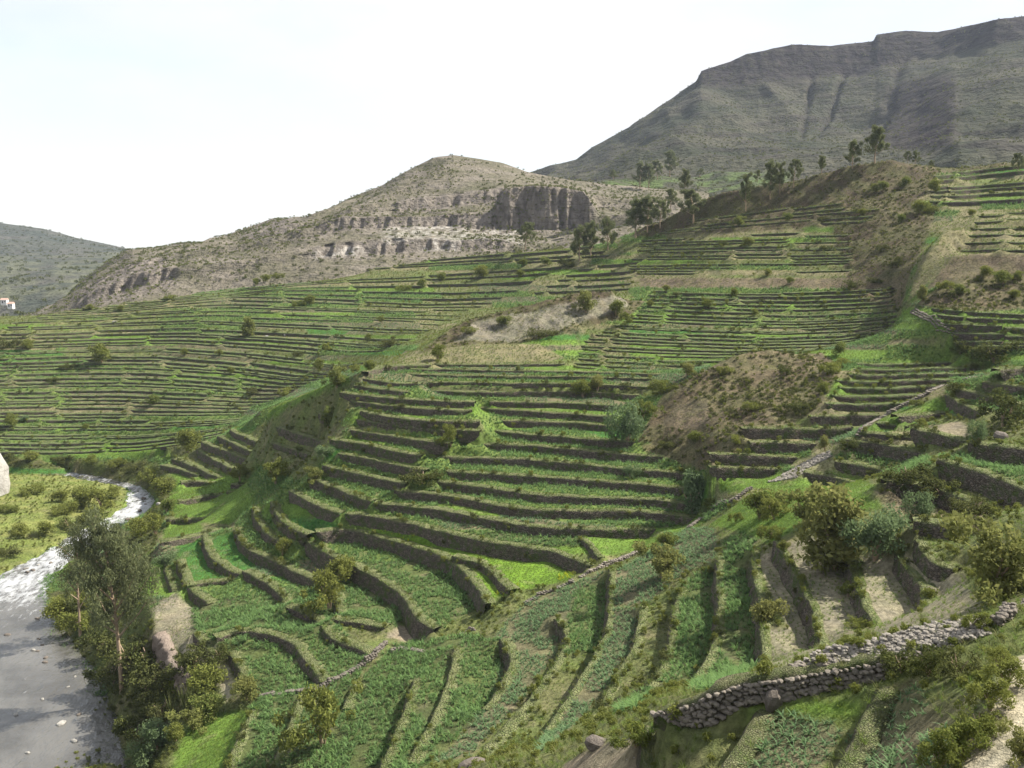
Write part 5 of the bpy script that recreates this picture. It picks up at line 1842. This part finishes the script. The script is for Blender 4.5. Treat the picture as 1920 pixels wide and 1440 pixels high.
EUC = [euc_proto(401, 6500, 0.019, 13, 0.22, 0.05, 0.19), euc_proto(402, 6500, 0.019, 15, 0.12, -0.04, 0.21), euc_proto(403, 6500, 0.019, 12, 0.2, 0.08, 0.25)]
EUCBIG = euc_proto(405, 20000, 0.0105, 18, 0.34, -0.03, 0.24)
EUCBIG2 = euc_proto(406, 9000, 0.012, 15, 0.30, 0.06, 0.26)
TREES = [
    # u, base v, top v, proto, width, label, distance (behind the skyline) or None
    (228, 1296, 962, 3, 0.74, 'tall eucalyptus with a bare pale trunk on the near river bank', None),
    (150, 1192, 1000, 4, 0.75, 'second eucalyptus leaning over the water beside the tall one', None),
    (985, 466, 414, 2, 1.3, 'lone spreading eucalyptus in front of the pale cliff foot', None),
    (1086, 490, 424, 1, 1.1, 'dark dense eucalyptus at the left end of the grove', None),
    (1108, 482, 416, 0, 1.1, 'eucalyptus second from the left end of the grove', None),
    (1140, 470, 408, 1, 1.0, 'slender eucalyptus in the middle of the grove', None),
    (1192, 446, 374, 0, 1.3, 'eucalyptus on the skyline, left of three close together', None),
    (1214, 436, 368, 1, 1.1, 'eucalyptus on the skyline, middle of three close together', None),
    (1238, 428, 374, 2, 1.2, 'eucalyptus on the skyline, right of three close together', None),
    (1258, 392, 354, 1, 1.4, 'small dark tree above the three skyline eucalyptus', 430),
    (1284, 366, 318, 0, 1.1, 'thin eucalyptus behind the big round one', 440),
    (1300, 418, 352, 2, 1.5, 'big round eucalyptus at the top of the slope', None),
    (1200, 352, 304, 1, 1.2, 'leftmost eucalyptus of the distant clump on the saddle', 640),
    (1216, 352, 308, 0, 1.2, 'second eucalyptus of the distant clump on the saddle', 640),
    (1232, 336, 300, 2, 1.3, 'third eucalyptus of the distant clump on the saddle', 690),
    (1256, 330, 284, 1, 1.3, 'tallest eucalyptus of the distant clump on the saddle', 700),
    (1150, 336, 318, 1, 1.5, 'tiny lone tree left of the distant clump', 690),
    (1312, 332, 316, 2, 1.8, 'tiny low tree right of the distant clump', 690),
    (1398, 396, 326, 0, 0.9, 'slim eucalyptus with a bare stem on the scrub slope', None),
    (1444, 374, 304, 1, 1.0, 'tall dark eucalyptus on the scrub slope', None),
    (1462, 364, 306, 0, 0.9, 'thin eucalyptus right of the tall dark one', None),
    (1488, 352, 296, 2, 1.0, 'small crooked eucalyptus on the crest', None),
    (1540, 326, 292, 0, 1.2, 'short eucalyptus left of the summit pair', None),
    (1598, 316, 264, 1, 1.2, 'left eucalyptus of the summit pair', None),
    (1640, 306, 238, 0, 1.3, 'tallest eucalyptus on the summit of the right slope', None),
    (1702, 306, 282, 2, 1.2, 'left of two small trees right of the summit', 340),
    (1716, 310, 282, 1, 1.1, 'right of two small trees right of the summit', 340),
    (1908, 328, 286, 2, 1.1, 'dark tree at the right edge above the top benches', None),
    (1745, 320, 300, 1, 1.2, 'dwarf tree on the ridge between the summit and the top benches', 345),
    (1420, 340, 318, 1, 1.2, 'small tree peeping over the scrub crest', 350),
]
for (u, v, vt, pi, wf, lab, yy) in TREES:
    p = place(u, v, yy)
    dist = p[1] * CP - (p[2] - CZ) * SP
    h = (v - vt) * dist / FPX * 1.06
    tr, cr_ = EUC[pi] if pi < 3 else (EUCBIG if pi == 3 else EUCBIG2)
    root = link('eucalyptus_tree', None, kind='thing', label=lab, category='tree', group='eucalyptus trees')
    root.location = (p[0], p[1], p[2] - 0.2)
    rot = rr.uniform(0, 6.28) if pi < 3 else 0.0
    for nm, m in (('trunk', tr), ('crown', cr_)):
        o = link(nm, m, root)
        o.rotation_euler = (0, 0, rot)
        o.scale = (h * wf, h * wf, h)

# ------------------------------------------------------------------ stones
STONES = [mesh_from('stone', *ico(1, 500 + i, 0.26, 0.68), M_STONE, False) for i in range(7)]
STONESP = [mesh_from('stone', *ico(1, 520 + i, 0.26, 0.6), M_STONEP, False) for i in range(5)]
ICO = [ico(1, 540 + i, 0.26, 0.62) for i in range(6)]


def joined_stones(P, S, R):
    V, F, o = [], [], 0
    for p, s, a in zip(P, S, R):
        v, f = ICO[int(a * 97) % 6]
        c, q = math.cos(a), math.sin(a)
        v = v * s
        V.append(np.stack([v[:, 0] * c - v[:, 1] * q, v[:, 0] * q + v[:, 1] * c, v[:, 2]], -1) + p)
        F.append(f + o)
        o += len(v)
    return np.concatenate(V), np.concatenate(F)


# faces of the near dry-stone wall: every stone its own piece
for w in WALLS:
    if 'rounded field stones' in (w['label'] or ''):
        par = [o for o in bpy.data.objects if o.get('label') == w['label']][0]
        Q, s = resample(np.concatenate([w['P'], w['h'][:, None], w['n']], 1), 0.27)
        cntst = 0
        for i, q in enumerate(Q):
            nrow = max(1, int(q[3] / 0.22))
            for k in range(nrow + 1):
                if cntst >= 300:
                    break
                f = (k + 0.5) / (nrow + 1)
                z = q[2] - q[3] * (1 - f) + rr.uniform(-0.04, 0.04)
                off = -0.30 * q[3] * (1 - f) * 0.95 - rr.uniform(0.0, 0.07)
                o = link('stone', STONES[rr.randrange(7)], par)
                x = q[0] + q[4] * off + rr.uniform(-0.06, 0.06) + (0.13 if k % 2 else 0)
                o.location = Vector((x, q[1] + q[5] * off, z)) - par.location
                sc = rr.uniform(0.25, 0.40) * (1.15 if k < 2 else 1)
                o.scale = (sc, sc, sc * rr.uniform(0.7, 1.0))
                o.rotation_euler = (rr.uniform(-0.3, 0.3), rr.uniform(-0.3, 0.3), rr.uniform(0, 6.28))
                cntst += 1

# rubble bank behind it
BANK = [(1400, 1284), (1440, 1262), (1500, 1232), (1600, 1204), (1690, 1180), (1760, 1174), (1842, 1158), (1850, 1192), (1740, 1218), (1660, 1240), (1570, 1252), (1480, 1268)]
bx = np.array(BANK)
pts = []
while len(pts) < 1250:
    u, v = rr.uniform(bx[:, 0].min(), bx[:, 0].max()), rr.uniform(bx[:, 1].min(), bx[:, 1].max())
    if in_poly(np.array([u]), np.array([v]), BANK)[0]:
        p = pick(u, v, 18, 60)
        if p is not None:
            pts.append((p, v))
cen = np.mean([p for p, v in pts], axis=0)
bank = link('rubble_bank', None, kind='thing', label='pale bank of loose rubble stones above the near dry-stone wall', category='rubble')
bank.location = cen
pts.sort(key=lambda t: -t[1])
big, small = pts[:300], pts[300:]
for p, v in big:
    o = link('stone', (STONES + STONESP)[rr.randrange(12)], bank)
    sc = rr.uniform(0.16, 0.34)
    o.location = Vector(p + np.array([0, 0, sc * 0.2])) - Vector(cen)
    o.scale = (sc, sc, sc * 0.85)
    o.rotation_euler = (rr.uniform(-0.5, 0.5), rr.uniform(-0.5, 0.5), rr.uniform(0, 6.28))
SP_, SS_ = [], []
for p, v in small:
    for _ in range(2):
        SP_.append(p - cen + np.array([rr.uniform(-0.3, 0.3), rr.uniform(-0.3, 0.3), rr.uniform(0.0, 0.1)]))
        SS_.append(rr.uniform(0.12, 0.3))
v, f = joined_stones(SP_, SS_, [rr.uniform(0, 6.28) for _ in SP_])
link('small_stones', mesh_from('small_stones', v, f, M_STONEP, False), bank, kind='stuff')


def stone_wall(label, pts, h, width, sc, mat, y=None):
    P = np.array([place(u, v) for u, v in pts])
    Q, s = resample(P, sc * 0.75)
    t = unit(np.gradient(Q[:, :2], axis=0))
    n = np.stack([-t[:, 1], t[:, 0]], -1)
    PS, SC = [], []
    h, width, sc = h * 0.7, width * 0.6, sc * 0.8
    for i, q in enumerate(Q):
        hh = h * (0.75 + 0.5 * vnoise(np.array([s[i] / 3.0]), np.array([pts[0][0]]), 3)[0])
        for k in range(max(1, int(hh / (sc * 0.6)))):
            for side in np.arange(-width / 2, width / 2 + 0.01, sc * 0.8):
                off = side * (1 - 0.3 * k * sc * 0.6 / h) + rr.uniform(-0.1, 0.1) * sc
                x, yv = q[0] + n[i, 0] * off, q[1] + n[i, 1] * off
                PS.append((x, yv, float(ground_z(np.array([x]), np.array([yv]))[0]) + k * sc * 0.6 + sc * 0.2))
                SC.append(sc * rr.uniform(0.7, 1.3))
    PS = np.array(PS)
    o = PS.mean(0)
    o[2] = PS[:, 2].min()
    v, f = joined_stones(PS - o, SC, [rr.uniform(0, 6.28) for _ in SC])
    root = link('stone_wall', None, kind='thing', label=label, category='stone wall', group='free-standing stone walls along the paths')
    root.location = o
    link('stones', mesh_from('stones', v, f, mat, False), root, kind='stuff')


for lab, pts, h, wd, sc, mat in [
    ('pale free-standing stone wall beside the maize, lowest stretch of the diagonal path', [(490, 1308), (540, 1301), (593, 1295), (640, 1272), (697, 1234), (722, 1208)], 0.9, 0.8, 0.55, M_STONE),
    ('ruined stone heap at the kink of the diagonal path', [(735, 1222), (760, 1216), (795, 1222)], 0.8, 1.0, 0.55, M_STONE),
    ('short pale curb of stones above the path kink', [(862, 1190), (880, 1180), (892, 1182)], 0.6, 0.5, 0.5, M_STONE),
    ('stone wall on the near side of the diagonal path, below the lawn', [(985, 1132), (1013, 1116), (1073, 1092)], 0.7, 0.7, 0.55, M_STONE),
    ('stone wall along the top of the fanned fields', [(1088, 1082), (1140, 1061), (1205, 1034)], 0.8, 0.8, 0.55, M_STONE),
    ('stony wall climbing from the fanned fields past the round shrub', [(1290, 992), (1325, 966), (1380, 938), (1406, 918)], 0.8, 1.0, 0.55, M_STONE),
    ('stone wall along the upper diagonal path beside the benches', [(1608, 817), (1643, 789), (1684, 767), (1737, 741), (1766, 727)], 1.0, 1.1, 0.65, M_STONE),
    ('last stretch of diagonal stone wall before the right edge', [(1775, 724), (1812, 711), (1882, 691)], 0.9, 0.9, 0.65, M_STONE),
    ('pale stone lane wall winding down from the cut bank', [(1712, 583), (1735, 596), (1762, 613), (1790, 630), (1812, 646)], 0.8, 1.6, 0.7, M_STONE),
    ('stub of pale stone wall between two amphitheatre terraces', [(858, 826), (872, 822), (886, 815)], 1.0, 0.7, 0.55, M_STONE),
    ('dark heaped stones at the right edge above the gravel path', [(1866, 1172), (1885, 1160), (1925, 1140)], 0.9, 0.9, 0.34, M_STONE),
]:
    stone_wall(lab, pts, h, wd, sc, mat)

# scree of path stones
SCREE = [(1440, 905), (1520, 862), (1555, 845), (1560, 855), (1510, 880), (1495, 895)]
sx_ = np.array(SCREE)
ps, ss = [], []
while len(ps) < 420:
    u, v = rr.uniform(1440, 1560), rr.uniform(845, 905)
    if in_poly(np.array([u]), np.array([v]), SCREE)[0]:
        p = pick(u, v, 100, 200)
        if p is not None:
            ps.append(p)
            ss.append(rr.uniform(0.3, 0.7))
ps = np.array(ps)
o = ps.mean(0)
v, f = joined_stones(ps - o, ss, [rr.uniform(0, 6.28) for _ in ss])
ob = link('loose_stones', mesh_from('loose_stones', v, f, M_STONEP, False), kind='stuff', label='grey loose stones spilling beside the diagonal path')
ob.location = o

# boulders
BO = [mesh_from('boulder', *ico(2, 600 + i, 0.13, 0.8), M_BOULDER, False) for i in range(4)]
BOW = [mesh_from('boulder', *ico(2, 610 + i, 0.13, 0.6), M_WHITEROCK, False) for i in range(3)]
for (u, v, wp, m, lab) in [
    (884, 1440, 46, BO[0], 'pinkish boulder cut by the bottom edge of the picture'), (1452, 1318, 46, BO[1], 'pale pointed boulder in front of the near dry-stone wall'),
    (1120, 1400, 36, BO[2], 'dark flat boulder in the fallow at the bottom'), (1275, 1352, 22, BO[3], 'round boulder at the left end of the near dry-stone wall'),
    (1300, 1350, 20, BO[0], 'second round boulder at the left end of the near dry-stone wall'), (1705, 1112, 18, BO[1], 'grey boulder on the dry terrace beside the big shrub'),
    (1748, 1112, 22, BO[2], 'larger grey boulder on the edge of the dry terrace'), (1876, 822, 30, BO[3], 'rounded brown boulder in the maize at the right edge'),
    (1660, 1262, 24, BO[0], 'big round stone at the right end of the near dry-stone wall'), (1890, 1262, 16, BO[1], 'grey stone on the border of the gravel path'),
    (845, 892, 9, BO[0], 'small standing stone in the amphitheatre'), (812, 1320, 0, None, ''),
    (115, 1357, 15, BOW[0], 'pale rock standing in the river, second nearest'), (139, 1390, 13, BOW[1], 'pale rock standing in the river, nearest'), (62, 1220, 10, BOW[2], 'flat rock in the smooth water below the rapids'),
    (30, 1340, 9, BOW[0], 'small rock at left in the smooth water'), (52, 1412, 9, BOW[1], 'small rock near the bottom in the river'), (298, 946, 12, BOW[2], 'white boulder on the bank at the river bend'),
    (270, 935, 9, BO[0], 'dark rock breaking the upper rapids'), (262, 958, 10, BO[1], 'dark rock breaking the lower rapids'), (250, 915, 8, BOW[0], 'pale rock at the head of the rapids'), (240, 975, 9, BO[2], 'dark rock below the rapids'),
    (535, 630, 10, BOW[1], 'pale boulder on the far left slope, left of two'), (520, 690, 10, BOW[2], 'pale boulder in the gully of the far left slope'), (215, 604, 9, BOW[0], 'pale boulder near the top of the far left slope'), (500, 632, 8, BOW[2], 'small boulder beside the pale one on the far left slope'),
]:
    if m is None:
        continue
    p = place(u, v)
    if p[2] < 0.1:
        p = at_z(u, v, 0.0)
    dist = p[1] * CP - (p[2] - CZ) * SP
    s = wp * dist / FPX
    ob = link('boulder', m, kind='thing', label=lab, category='boulder', group='boulders')
    ob.location = (p[0], p[1], p[2] + s * 0.08)
    ob.scale = (s, s * 0.8, s * (1.5 if 'pointed' in lab else 0.75))
    ob.rotation_euler = (0, 0, rr.uniform(0, 6.28))

# more of the river's small stones, alike and scattered
riv = []
for k in range(46):
    u, v = rr.uniform(0, 250), rr.uniform(1110, 1440)
    if k >= 24:
        t_ = rr.random()
        u, v = 20 + 250 * t_ + rr.uniform(-25, 25), 1100 - 165 * t_ + rr.uniform(-14, 14)
    p = at_z(u, v, 0.0)
    if float(lookup(ZBASE, p[:1], p[1:2])[0]) > -0.25:
        continue
    riv.append(p)
riv.sort(key=lambda p: p[1])
for k, p in enumerate(riv):
    ob = link('river_stone', (BO + BOW)[rr.randrange(7)], kind='thing', label='small stone breaking the river surface, %s nearest to the bottom edge' % ordinal(k), category='stone', group='stones scattered in the river')
    s = rr.uniform(0.4, 1.1)
    ob.location = (p[0], p[1], 0.03)
    ob.scale = (s, s * 0.8, s * 0.7)
    ob.rotation_euler = (0, 0, rr.uniform(0, 6.28))

# white cliff at the left edge over the island
v_, f_ = ico(4, 700, 0.03, 1.0)
nse = fbm(v_[:, 0] * 3 + v_[:, 2] * 2, v_[:, 1] * 3 - v_[:, 2], 5, 71, 0.65)
v_ = v_ * (1 + 0.28 * nse[:, None])
ob = link('white_cliff', mesh_from('white_cliff', v_, f_, M_WHITEROCK, True), kind='thing', label='white rock cliff cut by the left edge above the river island', category='cliff')
pc = at_z(-32, 930, 1.5)
ob.location = (pc[0] - 1.0, pc[1], 4.0)
ob.scale = (14, 12, 17)

# far white farmhouses down the valley
def prism_roof(w, d, h, e):
    v = np.array([(-w / 2 - e, -d / 2 - e, 0), (w / 2 + e, -d / 2 - e, 0), (w / 2 + e, d / 2 + e, 0), (-w / 2 - e, d / 2 + e, 0), (-w / 2 - e, 0, h), (w / 2 + e, 0, h)])
    return v, [np.array([(0, 1, 5, 4), (2, 3, 4, 5), (3, 2, 1, 0)]), np.array([(0, 4, 3), (1, 2, 5)])]


def box(w, d, h):
    v = np.array([(x, y, z) for z in (0, h) for y in (-d / 2, d / 2) for x in (-w / 2, w / 2)])
    return v, np.array([(0, 2, 3, 1), (4, 5, 7, 6), (0, 1, 5, 4), (1, 3, 7, 5), (3, 2, 6, 7), (2, 0, 4, 6)])


M_PLASTER = mat_rock('white_plaster', (0.75, 0.73, 0.68), (0.68, 0.66, 0.6), 0.6, 0.02)
M_ROOF = mat_rock('pinkish_roof', (0.42, 0.25, 0.2), (0.5, 0.34, 0.28), 0.8, 0.05)
M_DARK = mat_rock('dark_opening', (0.03, 0.03, 0.03), (0.05, 0.045, 0.04), 1.0, 0.01)
for (u, v, y, w, lab) in [(9, 568, 800, 5.0, 'tiny white farmhouse far down the valley, left one'), (21, 575, 790, 4.2, 'tiny white farmhouse far down the valley, right one')]:
    p = at_y(u, v, y)
    root = link('farmhouse', None, kind='thing', label=lab, category='house', group='far farmhouses')
    root.location = p
    v1, f1 = box(w, 4, 4.5)
    v1[:, 2] -= 1.8
    link('wall', mesh_from('wall', v1, f1, M_PLASTER), root)
    v1, f1 = prism_roof(w, 4, 1.3, 0.3)
    o = link('roof', mesh_from('roof', v1, f1, M_ROOF), root)
    o.location = (0, 0, 2.7)
    for nm, xx, ww, hh, zz in (('door', -0.8, 0.9, 2.0, 0.0), ('window', 1.1, 0.9, 0.9, 1.0)):
        v1, f1 = box(ww, 0.1, hh)
        o = link(nm, mesh_from(nm, v1, f1, M_DARK), root)
        o.location = (xx, -2.03, zz)

# plumes of reed on the near bank
REED = blades('reed_clump', 22, 1.0, 0.012, 0.25, M_DRY, 21, 3, 0.12)
for k, (u, v, hp) in enumerate([(345, 1330, 42), (322, 1345, 40), (300, 1372, 38), (355, 1318, 34), (282, 1395, 36)]):
    p = place(u, v)
    dist = p[1] * CP - (p[2] - CZ) * SP
    h = hp * dist / FPX
    o = link('reed_clump', REED, kind='thing', label='clump of pale reed stalks on the near river bank, %s from the left' % ordinal([3, 2, 1, 4, 0][k]), category='reeds', group='reeds on the near river bank')
    o.location = p
    o.scale = (h * 1.3, h * 1.3, h * 1.2)

# ------------------------------------------------------------------ air
v1, f1 = box(5200, 3900, 620)
v1 += np.array([0, 1350, -20])
hz = NT('haze_air')
pv = hz.n.new('ShaderNodeVolumePrincipled')
pv.inputs['Color'].default_value = (0.72, 0.82, 1.0, 1)
pv.inputs['Density'].default_value = 0.00006
pv.inputs['Anisotropy'].default_value = 0.1
hz.l.new(pv.outputs[0], hz.out.inputs['Volume'])
link('haze', mesh_from('haze', v1, f1, hz.m), kind='stuff', label='thin bluish haze filling the valley')
